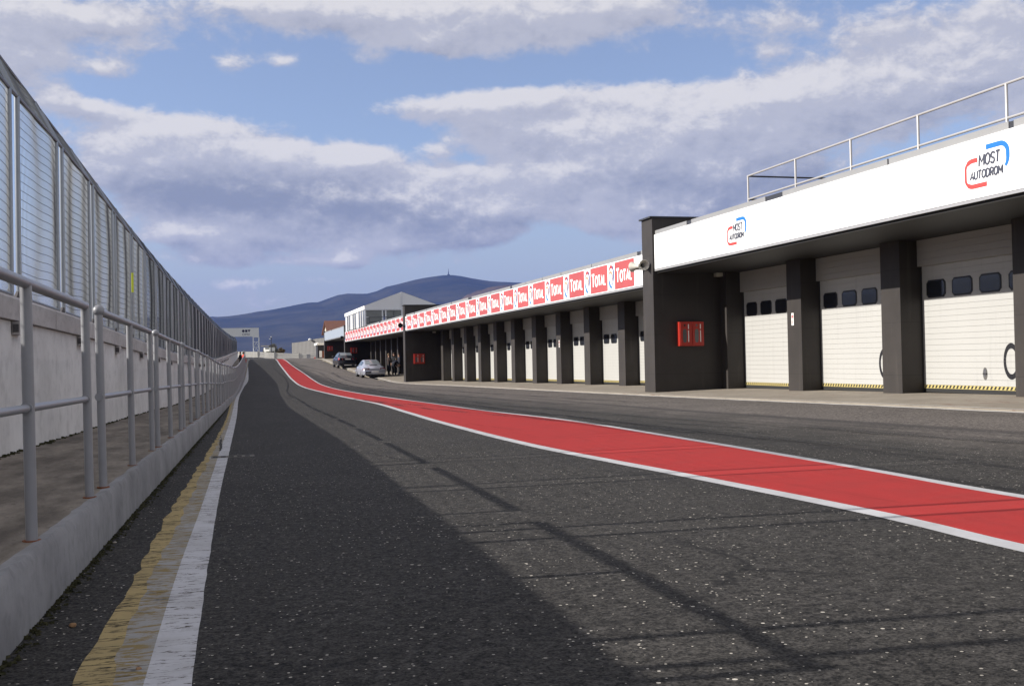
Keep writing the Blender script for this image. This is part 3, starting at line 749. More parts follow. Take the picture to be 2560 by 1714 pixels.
def most_logo(yl, z0, W, H):       # yl: left (far) edge
    X = 12.330
    def pth(l): return [((-yl)+s*W, z0+z*H) for s, z in l]
    def arc(cx, cy, rx, ry, a0, a1, n=9): return [(cx+rx*math.cos(R(a0+(a1-a0)*i/n)), cy+ry*math.sin(R(a0+(a1-a0)*i/n))) for i in range(n+1)]
    red = [(.30, .70), (.22, .70)]+arc(.19, .50, .17, .20, 90, 180)[0:]+arc(.19, .24, .17, .20, 180, 270)+[(.30, .04), (.50, .04)]
    blue = [(.50, .96), (.70, .96)]+arc(.80, .72, .17, .24, 90, 0)+arc(.80, .60, .17, .30, 0, -48)
    mm = MB(); ribbon(mm, pth(red), lambda t: .115*H if t < .3 or t > .72 else .075*H, X); o = mm.build('logo_arc', 'logo_red', sg, off=so)
    mm = MB(); ribbon(mm, pth(blue), lambda t: (.125-.07*max(0, t-.55)*1.6)*H, X); mm.build('logo_arc', 'logo_blue', sg, off=so)
    stroke_word([(c, .27*H, 0) for c in 'MOST'], X-.001, -yl+.335*W, z0+.525*H, .45*W, .052*H, .10).build('lettering', 'logo_grey', sg, off=so)
    stroke_word([(c, .20*H, 0) for c in 'AUTODROM'], X-.001, -yl+.125*W, z0+.215*H, .72*W, .042*H, .10).build('lettering', 'logo_grey', sg, off=so)
most_logo(24.68, 3.83, 1.04, .62); most_logo(15.72, 3.83, 1.08, .66)
# red advertising banners
def make_banner(yl, L, X, z0, z1, label, group, red):
    t_ = thing('advertising_banner', (X, yl, z0), label, 'banner', group); of = tuple(t_.location)
    H = z1-z0; wl = L-red
    mm = MB(); mm.box(X-.022, X+.035, yl-L+.004, yl, z0, z1); mm.build('board', 'banner_white', t_, off=of)
    mm = MB(); mm.box(X-.027, X-.0225, yl-L+.006, yl-wl, z0+.03, z1-.03); mm.build('red_panel', 'banner_red', t_, off=of)
    xa = X-.030
    stroke_word([('T', .44*H, -.02*H)]+[(c, .34*H, .0) for c in 'OTAL'], xa, -yl+wl+.09*red, z0+.29*H, .80*red, .085*H).build('lettering', 'banner_letter', t_, off=of)
    # swirling emblem on the white end
    s0 = -yl; c = s0+wl*.5; E = lambda l: [(c+a*wl*.36, z0+(.5+b*.43)*H) for a, b in l]
    def arc(rx, ry, a0, a1, cx=0, cy=0, n=10): return [(cx+rx*math.cos(R(a0+(a1-a0)*i/n)), cy+ry*math.sin(R(a0+(a1-a0)*i/n))) for i in range(n+1)]
    mm = MB(); tp = lambda w: (lambda t: max(.004, w*math.sin(math.pi*min(max(t, .03), .97))))
    ribbon(mm, E(arc(.85, .72, 165, 30, 0, .12)), tp(.11*H), xa, mi=0)
    ribbon(mm, E([(.42, .98), (.75, .72), (.92, .35), (.88, -.1), (.65, -.5), (.30, -.80)]), tp(.10*H), xa-.001, mi=1)
    ribbon(mm, E([(-.85, .05), (-.80, -.30), (-.45, -.68), (.02, -.88), (.35, -.80)]), tp(.13*H), xa-.002, mi=2)
    ribbon(mm, E([(-.80, .10), (-.45, .36), (.02, .42), (.35, .20), (.42, -.15), (.15, -.45)]), tp(.07*H), xa-.003, mi=3)
    mm.build('emblem', ['mark_red', 'mark_blue', 'mark_lightblue', 'mark_orange'], t_, off=of)
    return t_
G2 = 'red advertising banners on the long garage block'
n2 = 18; P2 = (73.9-31.25)/n2
ban = None
for i in range(n2):
    yl = 31.25+P2*(i+1)
    lb = f'{ORD[i]} red advertising banner with white lettering, counted from the nearest garage end wall'
    if ban is None: ban = make_banner(yl, P2, 12.46, 3.27, 4.20, lb, G2, P2-.68)
    else:
        c = copy_tree(ban); c.location.y = yl; c['label'] = lb
mm = MB(); mm.box(12.44, 12.495, 30.23, 31.245, 3.27, 4.20); tag(mm.build('blank_panel', 'banner_white'), 'blank white fascia panel beside the nearest loudspeakers', 'sign')
G3 = 'faded red advertising banners on the block with open bays'
n3 = 18; P3 = (111.9-74.95)/n3; ban3 = None
for i in range(n3):
    yl = 74.95+P3*(i+1)
    lb = f'{ORD[i]} small red advertising banner on the open garage block, counted from its near end'
    if ban3 is None: ban3 = make_banner(yl, P3, 12.56, 3.29, 4.24, lb, G3, P3-.55)
    else:
        c = copy_tree(ban3); c.location.y = yl; c['label'] = lb
mm = MB(); mm.box(12.58, 12.675, 112.9, 134.95, 3.90, 4.83); tag(mm.build('sign_board', 'banner_blue'), 'plain pale blue board along the fascia of the farthest garage', 'sign')

# fire extinguisher cabinets on the end walls
def cabinet(X, Y, z, s, label, bright=True):
    t_ = thing('extinguisher_cabinet', (X, Y, z), label, 'cabinet', 'red extinguisher cabinets on the garage end walls')
    W, H, D = .78*s, .71*s, .20*s
    mm = MB(); mm.box(0, W, -D, -.002, 0, H); mm.build('body', 'cabinet_red', t_, bevel=.008)
    for i in (0, 1):
        x0 = .03*s+i*(W/2-.01*s)
        d = MB(); d.box(x0, x0+W/2-.04*s, -D-.018*s, -D-.001, .03*s, H-.03*s); d = d.build('door', 'cabinet_red', t_, bevel=.005)
        mm = MB(); cx, cz = x0+.13*s, .30*s
        mm.prism([(0, 0)]*3, 0, 0) if False else None
        pts = [(cx+.062*s*math.copysign(abs(math.cos(a))**.6, math.cos(a)), cz+.20*s*math.copysign(abs(math.sin(a))**.6, math.sin(a))) for a in np.linspace(0, 2*math.pi, 21)[:-1]]
        mm.add([(x, -D-.0195*s, zz) for x, zz in pts], [tuple(range(20))]); mm.build('window', 'grey_window', d)
        mm = MB(); pts = [(cx+.032*s*math.cos(a), .605*s+.032*s*math.sin(a)) for a in np.linspace(0, 2*math.pi, 13)[:-1]]
        mm.add([(x, -D-.0195*s, zz) for x, zz in pts], [tuple(range(12))], 0)
        mm.build('lock', 'grey_window' if i else 'hazard_black', d)
        mm = MB(); 
        for a, b in ((.12, .46), (.50, .64)): mm.box(x0+.235*s, x0+.262*s, -D-.0215*s, -D-.019*s, a*s, b*s)
        mm.build('label_plate', 'label_white', d)
cabinet(13.0, 29.4, 1.39, 1.0, 'red twin extinguisher cabinet on the end wall of the nearest garage')
cabinet(12.98, 74.0, .93, .97, 'red twin extinguisher cabinet on the end wall of the long bannered garage')
cabinet(13.10, 112.0, 2.05, .85, 'dim red extinguisher cabinet above the parked black car')
cabinet(12.95, 135.0, 2.62, .80, 'small red extinguisher cabinet on the farthest garage end wall')

# horn loudspeakers
def horn(X, Y, z, axis, label, s=1., col='horn_cream'):
    t_ = thing('horn_loudspeaker', (X, Y, z), label, 'loudspeaker', 'horn loudspeakers on the garage end walls')
    ax = Vector(axis).normalized(); mm = MB()
    mm.lathe((0, 0, 0), ax, [(-.16*s, .055*s), (-.10*s, .06*s), (0, .085*s), (.09*s, .12*s), (.15*s, .152*s), (.165*s, .156*s), (.165*s, .146*s), (.15*s, .142*s), (.09*s, .11*s), (0, .07*s), (-.05*s, .05*s)], 20)
    mm.build('bell', col, t_, smooth=True)
    mm = MB(); mm.lathe((0, 0, 0), ax, [(-.24*s, .001), (-.24*s, .06*s), (-.17*s, .07*s), (-.15*s, .056*s)], 16); mm.build('driver', 'horn_dark', t_, smooth=True)
    mm = MB(); mm.lathe((0, 0, 0), ax, [(-.05*s, .05*s), (.0, .03*s), (.07*s, .028*s), (.075*s, .001)], 14); mm.build('throat', 'horn_dark', t_, smooth=True)
    b = MB(); b.box(.02*s, .24*s, -.03*s, .03*s, -.10*s, -.06*s); b.box(-.03*s, .03*s, -.02*s, .02*s, -.10*s, -.05*s); b.build('bracket', 'horn_dark', t_)
horn(12.10, 29.72, 3.80, (-.10, -1, -.04), 'horn loudspeaker facing the camera at the corner of the nearest garage')
horn(12.08, 30.18, 3.80, (-.45, .95, 0), 'pale horn loudspeaker facing away at the corner of the nearest garage')
horn(12.20, 74.3, 3.62, (-.5, -1, -.1), 'dark horn loudspeaker at the corner of the long bannered garage', 1.1, 'horn_dark')
horn(12.30, 112.2, 3.72, (-.5, -1, -.1), 'small horn loudspeaker at the corner of the open garage block', 1.1, 'horn_dark')

# roof railing on the nearest block
rt = thing('roof_railing', (13.0, 24.77, 4.5), 'pale two-bar railing on the roof of the nearest garage', 'railing'); ro = tuple(rt.location)
for yy in (24.77, 22.44, 20.16, 17.87, 15.46, 13.1, 10.8, 8.5):
    mm = MB(); mm.tube((13.0, yy, 4.46), (13.0, yy, 5.62), .026, n=8); mm.build('post', 'roof_rail', rt, smooth=True, off=ro)
for z in (5.62, 5.03):
    mm = MB(); mm.tube((13.0, 24.79, z), (13.0, 8.4, z), .024, n=8); mm.build('rail', 'roof_rail', rt, smooth=True, off=ro)
    mm = MB(); mm.tube((13.0, 24.77, z-.003), (17.2, 24.77, z-.003), .022, n=8); mm.build('end_rail', 'coping_dark', rt, smooth=True, off=ro)
mm = MB(); mm.tube((17.2, 24.77, 4.46), (17.2, 24.77, 5.64), .026, n=8); mm.build('post', 'roof_rail', rt, smooth=True, off=ro)

# ------------------------------------------------------------------ pavilion tent on the roof of the third block
tt = thing('pavilion_tent', (15.7, 95.0, 4.3), 'white ridge pavilion tent with glass panels on the roof of the open garage block', 'tent'); to = tuple(tt.location)
xa, xb, xm, y0, y1, ze, zr, zb_ = 12.45, 18.95, 15.7, 95.0, 110.5, 5.80, 7.30, 4.28
mm = MB()
mm.add([(xa-.08, y0, ze+.28), (xm, y0, zr), (xb+.08, y0, ze+.28), (xb+.08, y0, ze-.05), (xa-.08, y0, ze-.05), (xa-.08, y1, ze+.28), (xm, y1, zr), (xb+.08, y1, ze+.28), (xb+.08, y1, ze-.05), (xa-.08, y1, ze-.05)],
       [(0,1,6,5), (1,2,7,6), (0,5,9,4), (2,3,8,7)]); mm.build('roof', 'tent_white', tt, off=to)
mm = MB(); mm.add([(xa-.08, y0+.004, ze+.27), (xm, y0+.004, zr-.01), (xb+.08, y0+.004, ze+.27), (xb+.08, y0+.004, ze), (xa-.08, y0+.004, ze)], [(0, 1, 2, 3, 4)]); mm.build('gable', 'tent_grey', tt, off=to); mm = MB(); mm.add([(xa-.08, y1-.004, ze+.27), (xm, y1-.004, zr-.01), (xb+.08, y1-.004, ze+.27), (xb+.08, y1-.004, ze), (xa-.08, y1-.004, ze)], [(0, 1, 2, 3, 4)])
mm.build('gable', 'tent_grey', tt, off=to)
mm = MB(); mm.box(xm-.07, xm+.07, y0-.05, y0-.004, zb_, zr-.03); mm.box(xa-.08, xb+.08, y0-.04, y0-.002, ze-.12, ze-.0); mm.build('frame', 'tent_frame', tt, off=to)
for x in (xa, 13.97, 14.25, xm+.0, 17.3, xb):
    mm = MB(); mm.box(x-.07, x+.07, y0+.008, y0+.09, zb_, ze-.125); mm.build('post', 'tent_frame', tt, off=to)
for xA, xB in ((xa+.08, 13.89), (14.33, 14.95), (15.02, 15.62), (15.78, 17.22), (17.38, xb-.08)):
    mm = MB(); mm.box(xA, xB, y0+.03, y0+.05, zb_+.02, ze-.13); mm.build('glass_panel', 'tent_glass', tt, off=to)
    mm = MB(); mm.box(xA, xB, y0+.022, y0+.028, ze-.75, ze-.70); mm.build('blind_edge', 'tent_frame', tt, off=to)
yy = y0+.1
while yy < y1:
    mm = MB(); mm.box(xa-.03, xa+.05, yy, yy+.22, zb_, ze-.06); mm.build('side_post', 'tent_white', tt, off=to)
    mm = MB(); mm.box(xa, xa+.03, yy+.23, min(yy+1.52, y1), zb_+.02, ze-.07); mm.build('side_glass', 'tent_frame' if random.random() < .5 else 'tent_glass', tt, off=to); yy += 1.54
tr = thing('balcony_railing', (12.95, 92.6, 4.28), 'black railing in front of the white roof pavilion', 'railing'); tro = tuple(tr.location)
for z in (5.02, 4.62):
    mm = MB(); mm.tube((12.62, 93.8, z), (18.5, 93.8, z), .028, n=6); mm.tube((12.62, 93.8, z), (12.62, 110.5, z), .028, n=6); mm.build('rail', 'rail_black', tr, off=tro)
for x in (12.62, 14.0, 15.4, 16.8, 18.4):
    mm = MB(); mm.box(x-.025, x+.025, 93.77, 93.83, 4.2, 5.03); mm.build('post', 'rail_black', tr, off=tro)
for yy in np.arange(95.3, 110.6, 1.5):
    mm = MB(); mm.box(12.595, 12.645, yy-.03, yy+.03, 4.2, 5.03); mm.build('post', 'rail_black', tr, off=tro)

# ------------------------------------------------------------------ far end of the lane
# three-beam guard rail
gt = thing('guard_rail', (4.3, 205, 2.3), 'white three-beam guard rail across the end of the lane', 'guard rail'); go = tuple(gt.location)
gpts = [(-6, 213, 2.55), (1, 209, 2.50), (4.4, 206, 2.42), (6.9, 204.5, 2.34), (9.8, 203, 2.1), (14.1, 201.5, 1.80), (17.6, 200.5, 1.80), (24, 199, 1.8)]
for a, b in zip(gpts[:-1], gpts[1:]):
    for i in range(3):
        A = Vector(a)+Vector((0, 0, .06+i*.36)); B = Vector(b)+Vector((0, 0, .06+i*.36)); mm = MB(); d = (B-A).normalized(); nr = Vector((d.y, -d.x, 0)).normalized()
        pr = [(0, 0), (.05, .05), (0, .13), (0, .19), (.05, .27), (0, .32)]
        vs = [A+nr*o_+Vector((0, 0, z)) for o_, z in pr]+[B+nr*o_+Vector((0, 0, z)) for o_, z in pr]
        mm.add(vs, [(k, k+1, k+7, k+6) for k in range(5)]); o = mm.build('beam', 'barrier_white', gt, off=go)
        md = o.modifiers.new('thick', 'SOLIDIFY'); md.thickness = .02
    mm = MB(); p = Vector(a); mm.box(p.x-.12, p.x+.12, p.y-.12, p.y+.02, p.z-.7, p.z+1.28); mm.build('post', 'barrier_white', gt, off=go)
mm = MB(); vs = []
for a in gpts:
    for dy, z in ((-60, gL(a[1]-60)-.15), (-28, gL(a[1]-28)+.01), (-.3, a[2]+.02), (1.5, a[2]+.03), (9, a[2]-.6)): vs.append((a[0], a[1]+dy, z))
mm.add(vs, [(i*5+c, i*5+c+1, i*5+c+6, i*5+c+5) for i in range(len(gpts)-1) for c in range(4)]); struct(mm.build('verge', 'asphalt', recalc=False))
# grey corrugated screen behind it
st = thing('screen_wall', (14.6, 215, 2.2), 'tall grey corrugated screen behind the white guard rail', 'screen'); sto = tuple(st.location)
mm = MB(); tops = curve([(14.0, 5.20), (16.0, 5.42), (18.5, 5.9), (26., 6.3)]); xs = np.arange(13.75, 24, .12); vs = []
for i, x in enumerate(xs):
    yy = 216-(x-13.75)*.9+(.05 if i % 2 else 0); vs += [(x, yy, 1.9), (x, yy, tops(x))]
mm.add(vs, [(2*i, 2*i+2, 2*i+3, 2*i+1) for i in range(len(xs)-1)]); o = mm.build('sheet', 'corrugated', st, off=sto); md = o.modifiers.new('thick', 'SOLIDIFY'); md.thickness = .03
mm = MB(); mm.lathe((17.0, 212.6, 5.78), (0, 0, 1), [(-.2, .02), (-.15, .3), (.05, .32), (.2, .02)], 10); mm.build('floodlight', 'hut_white', st, off=sto)
tag(struct(MB().box(-14, 12, 214, 236, 1.9, 2.2).build('bank', 'ground_grass')))
# gantry over the track with sponsor board
ga = thing('track_gantry', (8.0, 250, 2.1), 'pale gantry with dark blue lettering on a lattice tower', 'gantry'); gao = tuple(ga.location)
mm = MB(); mm.box(-9, 7.30, 249.9, 250.6, 7.42, 9.36); mm.box(7.30, 8.69, 249.9, 250.6, 7.22, 9.36); mm.build('board', 'gantry_white', ga, off=gao)
for side in (7.45, -8.9):
    tw = MB(); x0, x1 = side, side+1.25
    for x in (x0, x1):
        for yy in (249.95, 250.9): tw.tube((x, yy, 1.9), (x, yy, 7.2), .085, n=6)
    zz = 2.4
    while zz < 7.2:
        tw.box(x0, x1, 249.93, 250.02, zz, zz+.12)
        if zz+1.25 < 7.3: tw.tube((x0, 249.95, zz), (x0+.62, 249.95, zz+1.2), .05, n=5); tw.tube((x1, 249.95, zz), (x0+.62, 249.95, zz+1.2), .05, n=5)
        zz += 1.25
    tw.build('tower', 'gantry_white', ga, off=gao)
mm = MB()
c = (5.28, 8.68); mm.add([(c[0]+.30*math.cos(a), 249.88, c[1]+.30*math.sin(a)) for a in np.linspace(0, 6.28, 17)[:-1]], [tuple(range(16))])
mm.add([(5.68, 249.88, 8.40), (6.18, 249.88, 8.40), (6.18, 249.88, 8.96), (5.68, 249.88, 8.96)], [(0, 1, 2, 3)])
mm.add([(6.22, 249.88, 8.96), (6.86, 249.88, 8.96), (6.54, 249.88, 8.38)], [(0, 1, 2)]); mm.build('emblem', 'navy', ga, off=gao)
text_mesh('lettering', 'OMV', .50, 'navy', ga, (5.0, 249.885, 7.66), (1, 0, 0), (0, 0, 1), sx=1.03, bold=.0, off=gao, spacing=1.1)
# marshal tower
mt = thing('marshal_tower', (9.9, 240, 2.1), 'small white observation tower with flat roof beyond the guard rail', 'tower'); mo = tuple(mt.location); mt.rotation_euler.z = R(-38)
MB().box(9.35, 10.3, 240, 241.5, 1.9, 3.95).build('base', 'hut_white', mt, off=mo)
MB().box(9.45, 10.95, 239.6, 241.6, 3.95, 4.78).build('cabin', 'hut_white', mt, off=mo)
MB().box(9.85, 10.85, 239.57, 239.599, 4.30, 4.72).build('window', 'tent_glass', mt, off=mo)
MB().box(9.0, 11.1, 239.3, 241.9, 4.98, 5.16).build('roof', 'hut_roof', mt, off=mo)
mm = MB()
for x in (9.5, 10.85): mm.box(x-.04, x+.04, 239.65, 239.73, 4.78, 4.98)
mm.build('roof_post', 'pole_dark', mt, off=mo)
lp = thing('lamp_post', (10.75, 236, 2.1), 'dark lamp post with two small heads beside the white tower', 'lamp post'); lo_ = tuple(lp.location)
MB().tube((10.75, 236, 1.9), (10.75, 236, 6.85), .09, .07, 8).build('pole', 'pole_dark', lp, off=lo_)
MB().box(10.60, 10.86, 235.8, 236.1, 6.86, 7.02).build('lamp_head', 'hut_white', lp, off=lo_)
MB().box(10.30, 10.62, 235.8, 236.1, 6.42, 6.58).build('lamp_head', 'hut_white', lp, off=lo_)
# trees beyond
def tree(x, y, zb, h, w, leaf, label):
    t_ = thing('tree', (x, y, zb), label, 'tree', 'trees beyond the guard rail')
    mm = MB(); mm.tube((0, 0, -.3), (.05, 0, h*.5), .13, .07, 7)
    for _ in range(6):
        a = random.uniform(0, 6.28); mm.tube((.03, 0, h*random.uniform(.25, .5)), (math.cos(a)*w*.35, math.sin(a)*w*.35, h*random.uniform(.55, .8)), .05, .015, 5)
    mm.build('trunk', 'bark', t_)
    mm = MB(); cl = [(random.gauss(0, w*.22), random.gauss(0, w*.22), h*random.uniform(.34, .86), random.uniform(.16, .30)*w) for _ in range(16)]
    for _ in range(2200):
        cx, cy, cz, r_ = random.choice(cl); v = Vector((random.gauss(0, 1), random.gauss(0, 1), random.gauss(0, 1))).normalized()*r_*random.uniform(.5, 1.05)
        p = Vector((cx, cy, cz))+v; s = random.uniform(.05, .12); a = Vector((random.gauss(0, 1), random.gauss(0, 1), random.gauss(0, 1))).normalized()*s; b = a.orthogonal().normalized()*s*.7
        mm.add([p-a, p+b, p+a, p-b], [(0, 1, 2, 3)])
    mm.build('crown', leaf, t_, recalc=False)
tree(13.3, 280, 2.1, 4.7, 2.3, 'leaf_olive', 'olive green tree next to the dark lamp post')
tree(15.2, 284, 2.1, 3.4, 1.9, 'leaf_brown', 'low yellow brown tree beside the grey corrugated screen')
tree(11.9, 286, 2.1, 3.0, 1.6, 'leaf_olive', 'low olive bush-like tree behind the white tower')
# house with tiled roof
ho = thing('house', (16.5, 146, 1.7), 'house with red brown tiled roof and cream gable behind the farthest garage', 'house'); hoo = tuple(ho.location)
mm = MB(); xa, xb = 14.1, 23.; y0, y1 = 145, 152; ze, zr = 5.2, 6.75; ym = 148.
mm.add([(xa, y0, 1.5), (xa, y1, 1.5), (xa, y1, ze), (xa, ym, zr-.06), (xa, y0, ze), (xb, y0, 1.5), (xb, y1, 1.5), (xb, y1, ze), (xb, ym, zr-.06), (xb, y0, ze)], [(0,1,2,3,4), (5,9,8,7,6), (0,4,9,5), (1,6,7,2)]); mm.build('wall', 'house_wall', ho, off=hoo)
mm = MB()
for s in (0, 1):
    ya, yb = (y0-.5, ym) if s == 0 else (y1+.5, ym); za = ze-.22
    mm.hexa([(xa-.3, ya, za), (xb+.3, ya, za), (xa-.3, yb, zr), (xb+.3, yb, zr), (xa-.3, ya, za+.1), (xb+.3, ya, za+.1), (xa-.3, yb, zr+.1), (xb+.3, yb, zr+.1)])
mm.build('roof', 'roof_tile', ho, off=hoo)
MB().box(18.2, 18.8, 147.6, 148.3, 6.4, 7.2).build('chimney', 'roof_tile', ho, off=hoo)
# kiosk with white canopy and white notice stand
ki = thing('kiosk', (13.4, 149, 1.7), 'small dark kiosk with white flat roof beside the farthest garage', 'kiosk'); ko = tuple(ki.location)
MB().box(12.95, 15.5, 149, 152, 1.6, 3.55).build('body', 'seal_black', ki, off=ko); MB().box(12.75, 15.7, 148.6, 152.3, 3.56, 3.86).build('roof', 'hut_white', ki, off=ko)
MB().lathe((12.9, 148.5, 3.72), (0, 0, 1), [(-.2, .03), (-.12, .2), (.1, .22), (.2, .03)], 10).build('lamp', 'hut_white', ki, off=ko)
fu = thing('notice_stand', (13.25, 147, 1.68), 'white notice board with dark red side in front of the small kiosk', 'board'); fo = tuple(fu.location)
MB().box(13.02, 13.34, 147, 147.15, 1.90, 2.78).build('board', 'hut_white', fu, off=fo); MB().box(13.35, 13.62, 147.02, 147.14, 1.70, 2.75).build('side_panel', 'rust', fu, off=fo)
mm = MB(); mm.box(13.04, 13.10, 147.03, 147.12, 1.6, 1.90); mm.box(13.26, 13.32, 147.03, 147.12, 1.6, 1.90); mm.build('leg', 'seal_black', fu, off=fo)
hy = thing('hydrant', (12.3, 146, 1.62), 'small red hydrant at the end of the white guard rail', 'hydrant'); hyo = tuple(hy.location)
MB().lathe((12.3, 146, 1.55), (0, 0, 1), [(0, .10), (.06, .10), (.07, .075), (.34, .07), (.40, .05), (.44, .01)], 10).build('body', 'cabinet_red', hy, off=hyo)
MB().tube((12.16, 146, 1.80), (12.44, 146, 1.80), .035, n=6).build('outlet', 'cabinet_red', hy, off=hyo)
mbx = thing('control_box', (15.6, 199.6, 1.8), 'small grey cabinet in front of the white guard rail', 'cabinet'); mxo = tuple(mbx.location)
MB().box(15.3, 16.0, 199.4, 199.8, 1.75, 2.75).build('body', 'coping_grey', mbx, off=mxo); MB().box(15.34, 15.96, 199.37, 199.398, 1.85, 2.68).build('door', 'trim_grey', mbx, off=mxo)

# ------------------------------------------------------------------ hills and mast
def hill(name, Xr_, ridge, y_top, y_front, y_back, seed, amp, mat='forest'):
    r_ = np.random.default_rng(seed); xs = np.linspace(Xr_[0], Xr_[1], 150); ts = np.linspace(0, 1, 36)
    ph = r_.uniform(0, 6.28, (14,)); fq = r_.uniform(.002, .02, 14); vs = []
    for j, t_ in enumerate(ts):
        for x in xs:
            H = ridge(x)
            if t_ <= .72: q = t_/.72; y = y_front+(y_top-y_front)*q; h = H*(q**1.15*(1.25-.25*q))
            else: q = (t_-.72)/.28; y = y_top+(y_back-y_top)*q; h = H*(1-.6*q)
            nz = sum(math.sin(x*fq[k]+ph[k]+y*fq[(k+5) % 14]*.6)/(1+fq[k]*150) for k in range(14))
            e = math.sin(math.pi*min(t_/.72, 1)) if t_ < .72 else 0
            h += amp*nz*(e*.9)+(r_.normal(0, .9) if abs(t_-.72) < .05 else 0)
            vs.append((x+nz*12*e, y+nz*40*e, max(h, 0)+1.))
    n = len(xs); mm = MB(); mm.add(vs, [(j*n+i, j*n+i+1, (j+1)*n+i+1, (j+1)*n+i) for j in range(35) for i in range(n-1)])
    return struct(mm.build(name, mat, smooth=False, recalc=False))
rm = curve([(-3500,120),(-1500,190),(-500,235),(27,263),(59,266),(136,276),(276,297),(400,320),(463,333),(495,332),(569,352),(642,377),(715,385),(788,381),(814,384),(900,420),(938,429),(1072,461),(1144,474),(1208,482),(1254,487),(1307,484),(1405,466),(1557,448),(1692,443),(2200,430),(3000,360),(4500,240)])
hill('mountain', (-3500, 4500), rm, 6000, 3600, 7600, 3, 11)
hill('foothill', (300, 2600), curve([(300,60),(700,150),(987,255),(1021,280),(1083,302),(1154,318),(1400,330),(2000,260),(2600,150)]), 4500, 3000, 5200, 5, 9, 'brown_wood')
hill('far_hill', (-4500, 900), curve([(-4500,300),(-2000,340),(-600,352),(0,349),(300,330),(900,200)]), 8000, 6800, 8600, 8, 8)
ms_ = thing('radio_mast', (1262, 6000, 484), 'thin radio mast on the summit of the blue mountain', 'mast'); mso = tuple(ms_.location)
mm = MB(); mm.tube((1262, 6000, 478), (1262, 6000, 505), 3.2, 2.6, 6); mm.tube((1262, 6000, 505), (1262, 6000, 522), 1.6, 1.0, 6); mm.build('shaft', 'pole_dark', ms_, off=mso)
MB().box(1255, 1269, 5995, 6005, 478, 490).build('building', 'pole_dark', ms_, off=mso)

